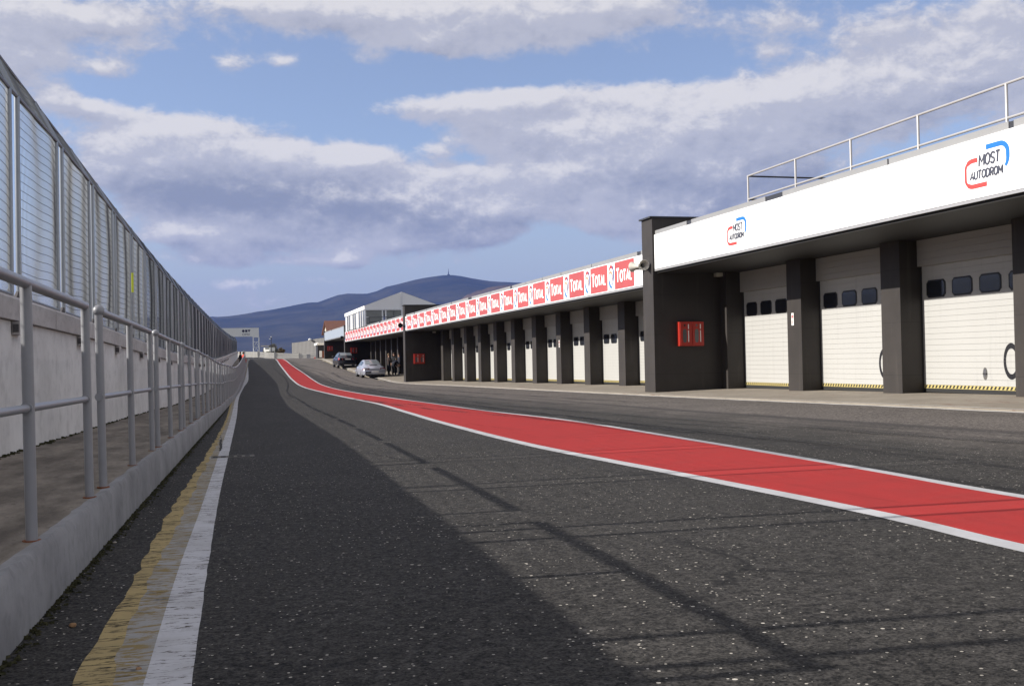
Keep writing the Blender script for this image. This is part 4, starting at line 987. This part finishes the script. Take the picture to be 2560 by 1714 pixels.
# ------------------------------------------------------------------ cars
def car(label, loc, pitch, spec, paint_, glass, scale=1., rz=0):
    t_ = thing('parked_car', loc, label, 'car'); t_.rotation_euler = (pitch, 0, rz); t_.scale = (scale,)*3
    S = spec['st']; cols = list(zip(*S)); fn = [pchip(cols[0], c) for c in cols[1:]]   # zt, wroof, zroof, wbelt, zbelt, wmax, zmax, wsill, zsill
    def P(s, t, off=0.):
        zt, wr, zr_, wb, zb__, wm, zm, ws, zs = [f(s) for f in fn]
        pts = [(0, zt), (wr*.6, zt-.012), (wr, zr_), (wb, zb__), (wm, zm), (wm*.985, (zm+zs)/2), (ws, zs)]
        tt_ = t*(len(pts)-1); i = min(int(tt_), len(pts)-2); u = tt_-i
        p0 = pts[max(i-1, 0)] if i > 0 else (-pts[1][0], pts[1][1]); p1, p2 = pts[i], pts[i+1]; p3 = pts[min(i+2, len(pts)-1)]
        c = [.5*(2*p1[k]+(p2[k]-p0[k])*u+(2*p0[k]-5*p1[k]+4*p2[k]-p3[k])*u*u+(3*p1[k]-p0[k]-3*p2[k]+p3[k])*u**3) for k in (0, 1)]
        return Vector((c[0], s, c[1]))
    Lc = S[-1][0]; ns = 44; nt_ = 24
    def surf(mm, s0, s1, t0, t1, off, side, n1=8, n2=6, mi=0, taper=0.):
        vs = []
        for i in range(n1+1):
            s = s0+(s1-s0)*i/n1; dt = taper*(i/n1)
            for j in range(n2+1):
                tq = t0+(t1-t0-dt)*j/n2
                p = P(s, abs(tq)); e = 1e-3
                a = P(min(s+.02, Lc), abs(tq))-P(max(s-.02, 0), abs(tq)); b = P(s, min(abs(tq)+.01, 1))-P(s, max(abs(tq)-.01, 0))
                nrm = a.cross(b); nrm = nrm.normalized() if nrm.length > 1e-9 else Vector((0, 0, 1))
                if nrm.dot(Vector((p.x, 0, p.z-.4))) < 0: nrm = -nrm
                q = p+nrm*off; sg_ = side*(1 if tq >= 0 else -1); vs.append((q.x*sg_, q.y, q.z))
        mm.add(vs, [(i*(n2+1)+j, i*(n2+1)+j+1, (i+1)*(n2+1)+j+1, (i+1)*(n2+1)+j) for i in range(n1) for j in range(n2)], mi)
    mm = MB()
    for sd in (1, -1): surf(mm, 0, Lc, 0, 1, 0, sd, ns, nt_)
    for s in (0, Lc):
        ring_ = [P(s, j/nt_) for j in range(nt_+1)]; pts = [(p.x, p.y, p.z) for p in ring_]+[(-p.x, p.y, p.z) for p in ring_[::-1][:-1]]
        mm.add(pts, [tuple(range(len(pts)))])
    mm.build('body', paint_, t_, smooth=True)
    for nm, s0, s1, t0, t1, mtl in spec['glass']:
        if t0 < 0: g_ = MB(); surf(g_, s0, s1, t0, t1, .012, 1, 10, 10); g_.build(nm, mtl, t_, smooth=True, recalc=False)
        else:
            for sd in (1, -1): g_ = MB(); surf(g_, s0, s1, t0, t1, .012, sd, 10, 6); g_.build(nm, mtl, t_, smooth=True, recalc=False)
    for sd in (1, -1):
        l_ = MB(); z0, z1, xa_, xb_ = spec['tail']; 
        l_.prism([(0, 0)]*0, 0, 0) if False else None
        l_.add([(sd*xa_, -.012, z0+.02), (sd*xb_, .03, z0), (sd*(xb_+.01), .05, z1), (sd*xa_, -.006, z1-.01)], [(0, 1, 2, 3)]); surf(l_, .03, spec['tails'], spec['tailt'][0], spec['tailt'][1], .010, sd, 4, 3)
        l_.build('tail_lamp', spec['tailmat'], t_, recalc=False)
        mi = MB(); mx, my, mz = spec['mirror']; mi.lathe((sd*mx, my, mz), (sd, 0, 0), [(-.10, .02), (-.08, .065), (.06, .075), (.10, .02)], 10); mi.tube((sd*(mx-.18), my, mz-.05), (sd*mx, my, mz-.02), .02, n=5); mi.build('mirror', 'car_trim', t_, smooth=True)
    z0, z1, w = spec['bump']; b_ = MB()
    pts = [(-w, .06), (-w*.92, -.05), (-w*.5, -.085), (0, -.095), (w*.5, -.085), (w*.92, -.05), (w, .06)]
    vs = [(x, y, z0) for x, y in pts]+[(x, y-.02, (z0+z1)/2) for x, y in pts]+[(x, y+.02, z1) for x, y in pts]; n = 7
    fs = [(r*n+i, r*n+i+1, (r+1)*n+i+1, (r+1)*n+i) for r in range(2) for i in range(n-1)]+[tuple(range(14, 21))+(), tuple(range(6, -1, -1))]
    b_.add(vs, fs); b_.build('bumper', paint_, t_, smooth=True)
    b_ = MB(); b_.box(-w*.82, w*.82, -.06, .25, z0-.13, z0+.005); b_.build('diffuser', 'car_trim', t_)
    px, pz = spec['plate']; b_ = MB(); b_.box(-.26+px, .26+px, spec['plate_y']-.012, spec['plate_y'], pz-.055, pz+.055); b_.build('number_plate', 'label_white', t_)
    for sx in spec['exh']:
        b_ = MB(); b_.lathe((sx, -.11, z0-.03), (0, 1, 0), [(0, .045), (.2, .045)], 10); b_.build('exhaust_pipe', 'chrome', t_, smooth=True)
    for wy in spec['wheels']:
        for sd in (1, -1):
            wx = spec['track']; r_ = spec['wr']; hw = .115
            w_ = MB(); w_.lathe((sd*wx, wy, r_), (sd, 0, 0), [(-hw, r_*.6), (-hw, r_*.93), (-hw*.8, r_), (hw*.8, r_), (hw, r_*.93), (hw, r_*.68)], 24); wo = w_.build('wheel', 'tyre', t_, smooth=True)
            rmh = MB(); rmh.lathe((sd*(wx+hw*.55), wy, r_), (sd, 0, 0), [(0, .001), (.01, r_*.2), (.0, r_*.24)], 16)
            for a in range(5):
                an = a*2*math.pi/5; d = Vector((0, math.cos(an), math.sin(an))); q = Vector((sd*(wx+hw*.6), wy, r_)); rmh.tube(q, q+d*r_*.66, .04, .03, 5)
            rmh.lathe((sd*(wx+hw*.5), wy, r_), (sd, 0, 0), [(0, r_*.62), (hw*.4, r_*.7), (hw*.4, r_*.66)], 20); rmh.build('rim', 'rim', wo, smooth=True)
            ar = MB(); ar.lathe((sd*(wx+.02), wy, r_), (sd, 0, 0), [(-.12, r_*1.10), (.075, r_*1.10)], 24); ar.lathe((sd*(wx-.09), wy, r_), (sd, 0, 0), [(0, .01), (0, r_*1.1)], 24); ar.build('wheel_arch', 'car_trim', t_)
    for nm, x0_, x1_, y0_, y1_, z0_, z1_, mt_ in spec.get('extra', []):
        b_ = MB(); b_.box(x0_, x1_, y0_, y1_, z0_, z1_); b_.build(nm, mt_, t_, bevel=.01)
    return t_
#            s    zt   wroof zroof wbelt zbelt wmax  zmax  wsill zsill
SPORT = dict(st=[(0.0, .70, .55, .685, .72, .655, .80, .50, .76, .24),
  (.12, .78, .58, .755, .80, .69, .865, .52, .82, .22), (.45, .875, .60, .845, .82, .74, .885, .56, .83, .20), (.85, .985, .60, .955, .80, .80, .885, .58, .83, .19), (1.3, 1.16, .575, 1.12, .79, .83, .88, .58, .82, .18),
  (1.75, 1.275, .56, 1.225, .785, .84, .865, .58, .82, .18), (2.15, 1.305, .555, 1.255, .78, .83, .86, .58, .82, .18), (2.6, 1.26, .56, 1.21, .785, .80, .86, .57, .82, .18), (3.1, 1.05, .58, 1.0, .79, .77, .87, .55, .82, .18),
  (3.45, .86, .56, .84, .76, .74, .88, .52, .82, .19), (4.0, .74, .52, .72, .70, .64, .84, .45, .78, .2), (4.35, .58, .45, .56, .58, .50, .66, .38, .62, .22), (4.43, .46, .36, .45, .44, .42, .5, .36, .48, .25)],
  glass=[('rear_window', .92, 1.62, -.30, .30, 'glass_car_light'), ('windscreen', 2.62, 3.22, -.30, .30, 'glass_car'), ('side_window', 1.35, 2.9, .36, .475, 'glass_car')],
  tail=(.615, .745, .40, .79), tails=.30, tailt=(.52, .62), tailmat='tail_red', mirror=(.94, 2.85, .86), bump=(.28, .55, .82), plate=(.02, .47), plate_y=-.105, exh=(-.52, .52), wheels=(.95, 3.3), track=.76, wr=.325,
  extra=[('engine_grille', -.28, .28, .58, .76, .925, .955, 'car_trim'), ('lower_vent', -.70, -.30, -.115, -.06, .36, .47, 'car_trim')])
SEDAN = dict(st=[(0.0, .95, .60, .94, .74, .90, .80, .62, .77, .28), (.15, 1.02, .62, 1.005, .80, .945, .865, .66, .83, .24), (.6, 1.06, .62, 1.04, .82, .955, .88, .66, .84, .21), (.85, 1.12, .60, 1.09, .81, .96, .885, .66, .84, .2),
  (1.3, 1.33, .56, 1.29, .80, .97, .885, .66, .84, .2), (1.7, 1.41, .555, 1.36, .80, .97, .885, .66, .84, .2), (2.3, 1.43, .56, 1.38, .80, .96, .885, .65, .84, .2), (2.8, 1.36, .56, 1.31, .80, .94, .885, .65, .84, .2),
  (3.3, 1.06, .58, 1.03, .80, .92, .885, .63, .84, .2), (3.5, .96, .58, .95, .79, .89, .885, .62, .84, .2), (4.1, .88, .55, .87, .74, .80, .86, .58, .82, .21), (4.45, .72, .48, .71, .64, .64, .74, .48, .70, .24), (4.54, .56, .40, .55, .5, .5, .55, .42, .52, .27)],
  glass=[('rear_window', .93, 1.52, -.30, .30, 'glass_car_light'), ('windscreen', 2.85, 3.42, -.30, .30, 'glass_car'), ('side_window', 1.2, 3.0, .36, .475, 'glass_car')],
  tail=(.76, .93, .46, .80), tails=.26, tailt=(.50, .60), tailmat='tail_bright', mirror=(.97, 3.0, 1.0), bump=(.30, .66, .84), plate=(.02, .83), plate_y=-.014, exh=(-.45,), wheels=(.95, 3.7), track=.76, wr=.325, extra=[('bumper_strip', -.34, .34, -.135, -.09, .24, .30, 'label_white')])
car('silver rounded sports coupe parked with its rear to the camera beside the open garages', (12.13, 87.4, g(11.8, 87.6)+.01), R(1.6), SPORT, 'car_silver', 'glass', 1.08, rz=R(2))
car('black saloon car parked with its rear to the camera, ahead of the silver coupe', (12.36, 108.4, g(11.8, 108.6)+.03), R(2.1), SEDAN, 'car_black', 'glass', 1.06, rz=R(2))

# ------------------------------------------------------------------ people
def person(label, loc, rz, h, joints, cols, hair, hands_fwd=True):
    """skin-modifier figure. joints: overrides. cols: jacket, trousers, shoes"""
    k = h/1.78
    J = dict(pelvis=(0,0,.95), spine=(0,0,1.12), chest=(0,.01,1.32), neck=(0,.0,1.48), head0=(0,.02,1.58), head1=(0,.03,1.67), head2=(0,.02,1.75),
        shL=(-.17,0,1.42), elL=(-.24,.05,1.14), wrL=(-.20,.22,1.00), shR=(.17,0,1.42), elR=(.24,.05,1.14), wrR=(.20,.22,1.00),
        hiL=(-.095,0,.90), knL=(-.11,.02,.50), anL=(-.12,-.03,.09), toL=(-.13,.14,.035), hiR=(.095,0,.90), knR=(.11,.02,.50), anR=(.12,-.03,.09), toR=(.13,.14,.035))
    J.update(joints)
    RD = dict(pelvis=(.165,.12), spine=(.155,.115), chest=(.185,.125), neck=(.062,.062), head0=(.080,.088), head1=(.088,.10), head2=(.06,.07), shL=(.075,.075), elL=(.055,.055), wrL=(.036,.036), shR=(.075,.075), elR=(.055,.055), wrR=(.036,.036),
        hiL=(.10,.10), knL=(.068,.068), anL=(.05,.05), toL=(.045,.03), hiR=(.10,.10), knR=(.068,.068), anR=(.05,.05), toR=(.045,.03))
    E = [('pelvis','spine'), ('spine','chest'), ('chest','neck'), ('neck','head0'), ('head0','head1'), ('head1','head2'), ('chest','shL'), ('shL','elL'), ('elL','wrL'), ('chest','shR'), ('shR','elR'), ('elR','wrR'),
         ('pelvis','hiL'), ('hiL','knL'), ('knL','anL'), ('anL','toL'), ('pelvis','hiR'), ('hiR','knR'), ('knR','anR'), ('anR','toR')]
    for s in 'LR':                       # palms and fingers
        w = Vector(J['wr'+s]); d = (w-Vector(J['el'+s])).normalized(); sd = d.cross(Vector((0, 0, 1))).normalized(); dn = sd.cross(d)
        J['pa'+s] = tuple(w+d*.07); RD['pa'+s] = (.038, .022); E.append(('wr'+s, 'pa'+s))
        for f, ln in enumerate((.07, .08, .085, .075)):
            a = Vector(J['pa'+s])+sd*(.012*(f-1.5)*2)+d*.03; b = a+d*ln*.5-dn*.01; c = b+d*ln*.4-dn*.025
            for nm, p in (('a', a), ('b', b), ('c', c)): J[f'f{f}{nm}{s}'] = tuple(p); RD[f'f{f}{nm}{s}'] = (.009, .009)
            E += [('pa'+s, f'f{f}a{s}'), (f'f{f}a{s}', f'f{f}b{s}'), (f'f{f}b{s}', f'f{f}c{s}')]
        a = w+d*.03+sd*(.035 if s == 'L' else -.035); b = a+d*.045+sd*(.015 if s == 'L' else -.015)
        for nm, p in (('a', a), ('b', b)): J[f't{nm}{s}'] = tuple(p); RD[f't{nm}{s}'] = (.010, .010)
        E += [('wr'+s, f'ta{s}'), (f'ta{s}', f'tb{s}')]
    names = list(J); ix = {n: i for i, n in enumerate(names)}
    me = bpy.data.meshes.new('body'); me.from_pydata([tuple(c*k for c in J[n]) for n in names], [(ix[a], ix[b]) for a, b in E], [])
    tmp = bpy.data.objects.new('tmp', me); COL.objects.link(tmp)
    sk = tmp.modifiers.new('skin', 'SKIN'); sk.use_smooth_shade = True
    for i, n in enumerate(names):
        d_ = me.skin_vertices[0].data[i]; d_.radius = (RD[n][0]*k, RD[n][1]*k); d_.use_root = (n == 'pelvis')
    sb = tmp.modifiers.new('sub', 'SUBSURF'); sb.levels = 1; sb.render_levels = 1
    dg = bpy.context.evaluated_depsgraph_get(); bm_ = bpy.data.meshes.new_from_object(tmp.evaluated_get(dg)); COL.objects.unlink(tmp); bpy.data.objects.remove(tmp)
    t_ = thing('person', loc, label, 'person', 'people standing beside the cars and wall'); t_.rotation_euler.z = rz
    bm_.materials.clear()
    for c in (cols[0], cols[1], cols[2], 'skin'): bm_.materials.append(MATS[c])
    hands = [Vector(J['pa'+s])*k for s in 'LR']
    for p in bm_.polygons:
        c = p.center
        if min((c-q).length for q in hands) < .13*k: p.material_index = 3
        elif c.z > 1.50*k: p.material_index = 3
        elif c.z < .085*k: p.material_index = 2
        elif c.z < .93*k and abs(c.x) < .22*k: p.material_index = 1
        else: p.material_index = 0
        p.use_smooth = True
    o = bpy.data.objects.new('body', bm_); COL.objects.link(o); o.parent = t_
    hd = Vector(J['head1'])*k; f = MB()
    f.ball((hd.x, hd.y-.018, hd.z+.03), .108*k, 10, 0, 1.0); f.build('hair', hair, t_, smooth=True)
    f = MB(); f.lathe((hd.x, hd.y+.085*k, hd.z-.02), (0, 1, -.3), [(0, .02), (.03, .012), (.04, .002)], 6)
    for s in (-1, 1): f.ball((hd.x+s*.092*k, hd.y, hd.z-.01), .026*k, 5, 0, 1.3)
    f.build('face', 'skin', t_, smooth=True)
    f = MB()
    for s in (-1, 1): f.ball((hd.x+s*.034*k, hd.y+.09*k, hd.z+.012), .011*k, 5)
    f.build('eye', 'hair_brown', t_, smooth=True)
    return t_
zf_ = F3(90)
person('person in dark brown jacket with bare hands held forward, beside the silver coupe', (13.62, 89.6, zf_), R(-75), 1.80, dict(wrL=(-.12,.30,1.10), wrR=(.14,.32,1.08)), ('cloth_brown', 'cloth_black', 'shoe_light'), 'hair_fair')
person('bare-headed person in black standing between the two other people by the open bay', (14.18, 90.2, zf_), R(150), 1.86, dict(wrL=(-.16,.28,1.12), elR=(.27,-.02,1.14), wrR=(.24,.06,.90)), ('cloth_black', 'cloth_black', 'cloth_black'), 'hair_brown')
person('person in black with pale shoes next to the dark end wall', (14.55, 89.9, zf_), R(95), 1.80, dict(elL=(-.24,-.02,1.13), wrL=(-.24,.05,.88), elR=(.24,-.02,1.13), wrR=(.23,.06,.88)), ('cloth_navy', 'cloth_black', 'shoe_light'), 'hair_brown')
person('person bending over in dark blue clothes in front of the others', (13.98, 89.2, zf_), R(-40), 1.78, dict(pelvis=(0,-.12,.86), spine=(0,-.02,1.0), chest=(0,.18,1.12), neck=(0,.31,1.20), head0=(0,.37,1.25), head1=(0,.42,1.30), head2=(0,.46,1.35), shL=(-.17,.22,1.16), elL=(-.22,.34,.92), wrL=(-.12,.48,.78), shR=(.17,.22,1.16), elR=(.22,.34,.92), wrR=(.14,.48,.78), hiL=(-.095,-.12,.82), hiR=(.095,-.12,.82)), ('cloth_navy', 'cloth_black', 'cloth_black'), 'hair_fair')
person('person in bright orange red jacket standing at the far end of the railings', (2.50, 121.0, .70), R(-60), 1.78, {}, ('cloth_orange', 'cloth_orange', 'cloth_black'), 'hair_brown')
person('person in black clothes beside the orange red jacket at the railing end', (2.22, 121.4, .72), R(60), 1.80, {}, ('cloth_black', 'cloth_black', 'cloth_black'), 'hair_brown')
bx = thing('warning_board', (2.42, 112.0, 1.0), 'faded red board at the far end of the walkway', 'board'); bo = tuple(bx.location)
MB().box(2.25, 2.62, 112, 112.04, 1.35, 1.72).build('board', 'logo_red', bx, off=bo); MB().box(2.41, 2.46, 112.005, 112.035, .8, 1.35).build('post', 'pole_dark', bx, off=bo)

# ------------------------------------------------------------------ small things on the lane
dr = thing('drain_channel', (.10, 14.42, g(0, 14.4)), 'short iron drain channel with a row of dark holes across the white line', 'drain'); do = tuple(dr.location)
mm = MB(); z = g(.1, 14.42)+.007; mm.box(-.12, .42, 14.28, 14.56, z-.05, z); mm.build('cover', 'grate_iron', dr, off=do)
for i in range(5):
    mm = MB(); x = -.07+i*.1; mm.box(x-.03, x+.03, 14.34, 14.50, z-.02, z+.0015); mm.build('hole', 'hole_black', dr, off=do)
def pebble(x, y, r_, mat, label):
    mm = MB(); n = 7; mm.ball((0, 0, 0), r_, n, 0, .6); mm.v = [(a*(1+random.uniform(-.25, .25)), b*(1+random.uniform(-.25, .25)), c) for a, b, c in mm.v]
    o = mm.build('stone', mat, None, smooth=True); o.location = (x, y, g(x, y)+r_*.5); tag(o, label, 'stone', 'loose stones beside the yellow line')
pebble(-.62, 4.95, .016, 'stone_orange', 'small orange stone on the asphalt left of the yellow line')
pebble(-.56, 5.25, .008, 'stone', 'tiny pale stone just behind the orange stone')
pebble(-.30, 4.15, .011, 'stone_orange', 'small brown stone on the white line near the bottom edge')
pebble(-.66, 7.3, .012, 'stone', 'small grey stone beside the kerb wall foot')

# ------------------------------------------------------------------ air
hz = MB().box(-5600, 5600, -620, 9100, -2.2, 640).build('haze', 'seal_black'); hz['kind'] = 'stuff'; hz['label'] = 'thin blue air over the whole valley'
hm = bpy.data.materials.new('haze_air'); hm.use_nodes = True; nt = hm.node_tree; nt.nodes.clear()
out = nt.nodes.new('ShaderNodeOutputMaterial'); pv = nt.nodes.new('ShaderNodeVolumePrincipled')
pv.inputs['Color'].default_value = (.10, .23, .80, 1); pv.inputs['Density'].default_value = 4.6e-5; pv.inputs['Anisotropy'].default_value = 0.
nt.links.new(pv.outputs[0], out.inputs['Volume']); hz.data.materials.clear(); hz.data.materials.append(hm)

# ------------------------------------------------------------------ sky with clouds
BR = 4.6
SUN_AZ = R(-82.0)      # heading of the sun, clockwise from +Y
SUN_EL = R(27.2)
w = bpy.data.worlds.new('World'); sc.world = w; w.use_nodes = True; T = NT(w.node_tree)
bg = w.node_tree.nodes['Background']; bg.inputs['Strength'].default_value = .1
sky = T.n('ShaderNodeTexSky', sky_type='NISHITA'); sky.sun_disc = False; sky.sun_elevation = SUN_EL; sky.sun_rotation = SUN_AZ; sky.altitude = 200; sky.air_density = 1.0; sky.dust_density = .6; sky.ozone_density = 2.0
gen = T.n('ShaderNodeTexCoord').outputs['Generated']; sx = T.n('ShaderNodeSeparateXYZ'); T.l(gen, sx.inputs[0])
az = T.math('MULTIPLY', T.math('ARCTAN2', sx.outputs[0], sx.outputs[1]), 57.2958); el = T.math('MULTIPLY', T.math('ARCSINE', sx.outputs[2]), 57.2958)
# cloud masses: azimuth, elevation (degrees), half widths, weight
CL = [(-8.07,16.7,4.83,1.59,0.9),(-8.87,15.24,2.17,1.32,0.8),(-5.06,16.88,3.62,0.74,0.6),(-9.47,14.19,1.45,1.06,0.5),(-5.4,14.55,1.45,0.58,0.75),(-3.21,15.79,1.09,0.26,0.4),(0.74,15.08,0.92,0.63,0.8),(1.16,14.46,0.72,0.48,0.5),(3.28,15.43,1.21,0.37,0.4),(2.88,18.0,4.83,0.79,0.7),(6.94,17.93,3.86,0.79,0.5),(11.54,17.67,10.14,1.59,1.0),(17.36,17.8,5.31,1.59,0.9),(11.52,16.5,2.9,0.74,0.6),(7.81,15.61,1.45,0.42,0.45),(21.31,17.96,3.62,0.79,0.5),(-7.33,13.04,1.45,0.74,0.8),(-5.93,12.72,1.69,0.53,0.7),(-4.53,11.02,3.14,1.59,1),(-1.58,11.79,3.14,1.32,1.0),(1.44,11.24,2.9,0.93,0.7),(4.54,10.64,4.34,0.66,1.0),(7.48,10.33,1.45,0.93,0.9),(-2.03,10.05,3.38,1.06,0.8),(-0.99,8.77,4.83,1.32,1.1),(4.51,9.08,5.31,1.59,1.2),(9.04,8.19,4.83,1.59,1.1),(12.49,7.25,4.34,1.32,1.0),(2.26,7.28,6.76,1.06,0.9),(11.38,9.54,1.45,0.79,0.7),(14.83,7.9,1.45,0.79,0.6),(16.02,9.47,2.9,0.79,0.55),(13.47,9.85,1.93,0.66,0.5),(-2.08,6.78,1.45,0.48,0.7),(0.7,6.26,3.38,0.66,0.8),(-0.39,5.47,4.83,0.53,0.6),(6.71,5.47,1.21,0.58,0.9),(4.43,4.35,3.62,0.37,0.5),(0.67,4.14,1.45,0.37,0.6),(2.63,3.23,2.9,0.53,0.6),(8.78,6.14,3.14,0.48,0.6),(14.33,6.53,2.9,0.53,0.5),(12.68,5.18,2.41,0.37,0.4),(4.45,5.26,3.62,0.42,0.5),(16.39,4.76,1.21,0.42,0.8),(18.26,5.3,1.45,0.48,0.6),(11.45,13.34,4.1,0.79,0.9),(17.27,13.58,4.83,0.66,0.8),(14.45,12.2,4.83,1.06,0.9),(11.41,11.11,1.45,0.66,0.6),(19.55,11.62,6.03,1.59,1.0),(25.29,12.47,6.03,1.59,1.0),(24.11,10.54,7.24,1.59,1.0),(20.66,9.56,4.83,1.32,0.9),(18.35,9.63,2.41,0.93,0.7),(19.01,8.03,2.9,0.93,0.8),(26.33,8.87,6.03,1.59,1.1),(30.83,12.74,7.24,1.85,1.0),(36.1,13.3,6.03,2.38,1.0),(39.69,14.1,2.9,2.38,0.9),(29.4,16.45,3.38,1.06,0.6),(28.93,15.13,1.45,0.58,0.5),(37.17,15.83,4.83,1.06,0.45),(21.76,7.25,3.62,1.06,0.9),(25.17,7.12,3.62,1.32,1)]
CL += [(9.8,11.68,2.07,0.8,-0.55),(12.78,10.31,2.07,0.74,-0.4),(17.69,6.0,2.18,1.38,-0.75),(15.24,5.25,2.3,0.8,-0.5),(3.25,13.78,5.52,1.15,-0.45),(26.47,14.78,5.98,1.03,-0.4),(-2.4,13.87,3.68,0.69,-0.4),(11.48,14.66,6.9,0.8,-0.35),(4.44,4.8,2.76,0.23,-0.25),(8.97,4.31,3.68,0.41,-0.35)]
DK = [(-1.63,8.76,4.34,1.06,0.9),(1.39,8.16,5.31,0.93,0.8),(4.51,9.08,4.34,0.93,0.8),(9.04,7.97,4.34,1.19,0.8),(13.18,7.01,3.62,0.93,0.8),(-0.39,5.47,3.62,0.48,0.5),(2.68,6.16,2.41,0.37,0.4),(26.33,8.65,6.03,1.32,0.6),(21.81,9.52,3.38,0.79,0.35),(30.75,9.5,3.86,1.32,0.6),(18.38,11.21,3.62,0.66,0.3),(26.29,7.08,3.62,1.06,0.6),(37.07,11.96,4.34,1.06,0.3)]
def field(azs, els, lst):
    cv = T.n('ShaderNodeCombineXYZ'); T.l(azs, cv.inputs[0]); T.l(els, cv.inputs[1]); tot = None
    for a, e, ra, re, wt_ in lst:
        d = T.vm('MULTIPLY', T.vm('SUBTRACT', cv.outputs[0], (a, e, 0)), (1/ra, 1/re, 0)); q = T.vm('DOT_PRODUCT', d, d)
        gsn = T.math('MULTIPLY', T.math('POWER', .36788, q), wt_); tot = gsn if tot is None else T.math('ADD', tot, gsn)
    return tot
def nz_(azs, els, seed, d=9):
    cv = T.n('ShaderNodeCombineXYZ'); T.l(T.math('MULTIPLY', azs, .36), cv.inputs[0]); T.l(T.math('MULTIPLY', els, .56), cv.inputs[1]); cv.inputs[2].default_value = seed
    return T.noise(cv.outputs[0], 1.0, d, .64, dist=.15)
def dens_(azs, els):
    return T.math('ADD', field(azs, els, CL), T.math('MULTIPLY', T.math('SUBTRACT', nz_(azs, els, 1.3), .5), 2.2))
dens = dens_(az, el)
alpha = T.ss(dens, .24, .88)
above = dens_(T.math('SUBTRACT', az, .25), T.math('ADD', el, .50))
grad = T.math('SUBTRACT', dens, above)                      # > 0 near the upper rim of a cloud
dk = T.math('ADD', field(az, el, DK), T.math('MULTIPLY', T.math('SUBTRACT', nz_(az, el, 7.7, 6), .5), 1.3))
shade = T.ss(T.math('SUBTRACT', dk, T.math('MULTIPLY', grad, .95)), -.02, 1.55)
white = T.mix(T.ss(grad, -.05, .60), (3.30, 3.35, 3.80), (4.9, 4.76, 4.78))
ccol = T.mix(shade, white, (1.78, 1.95, 2.55))
low = T.ss(el, 0., 11., 1., 0.)
skyc = T.mix(.20, T.mix(1., sky.outputs[0], (.96, .90, .96), 'MULTIPLY'), (3., 3.2, 3.9))
skyc = T.mix(T.math('MULTIPLY', low, .85), skyc, (2.55, 2.68, 3.02))
allc = T.mix(T.math('MULTIPLY', alpha, T.ss(el, -.5, 3.5, .45, .93)), skyc, ccol)
# unseen sky overhead and behind the viewer, brightened to add fill light
turn = T.math('ABSOLUTE', T.math('SUBTRACT', T.math('FLOORED_MODULO', T.math('ADD', az, 165.), 360.), 180.))
far_ = T.math('MAXIMUM', T.ss(el, 21., 40.), T.ss(turn, 42., 75.))
far_ = T.math('MULTIPLY', far_, T.ss(el, -2., 6.))
allc = T.mix(T.math('MULTIPLY', far_, .85), allc, (BR*1.0, BR*.985, BR*1.0))
T.l(allc, bg.inputs['Color'])

sun = bpy.data.lights.new('sun', 'SUN'); sun.energy = 4.8; sun.angle = R(.53); sun.color = (1.0, .945, .865)
so_ = bpy.data.objects.new('sun', sun); COL.objects.link(so_)
sd = Vector((math.sin(SUN_AZ)*math.cos(SUN_EL), math.cos(SUN_AZ)*math.cos(SUN_EL), math.sin(SUN_EL)))
so_.rotation_euler = sd.to_track_quat('Z', 'Y').to_euler(); so_.location = (-20, 0, 30)

# ------------------------------------------------------------------ camera
yaw, pit, rol = R(15.17244), R(.872375), R(1.14592)
f = Vector((math.sin(yaw)*math.cos(pit), math.cos(yaw)*math.cos(pit), math.sin(pit))); r0 = Vector((math.cos(yaw), -math.sin(yaw), 0)); u0 = r0.cross(f)
rt_ = r0*math.cos(rol)-u0*math.sin(rol); up_ = r0*math.sin(rol)+u0*math.cos(rol)
cd = bpy.data.cameras.new('camera'); cam = bpy.data.objects.new('camera', cd); COL.objects.link(cam)
cam.matrix_world = Matrix(((rt_.x, up_.x, -f.x, 0), (rt_.y, up_.y, -f.y, 0), (rt_.z, up_.z, -f.z, 1.1), (0, 0, 0, 1)))
cd.sensor_width = 36; cd.sensor_fit = 'HORIZONTAL'; cd.lens = 2470/2342*36; cd.clip_start = .05; cd.clip_end = 20000
sc.camera = cam
sc.view_settings.view_transform = 'Standard'; sc.view_settings.look = 'None'; sc.view_settings.gamma = 1; sc.view_settings.exposure = .7
sc.cycles.use_denoising = True
sc.cycles.volume_bounces = 1; sc.cycles.max_bounces = 6; sc.cycles.sample_clamp_indirect = 4
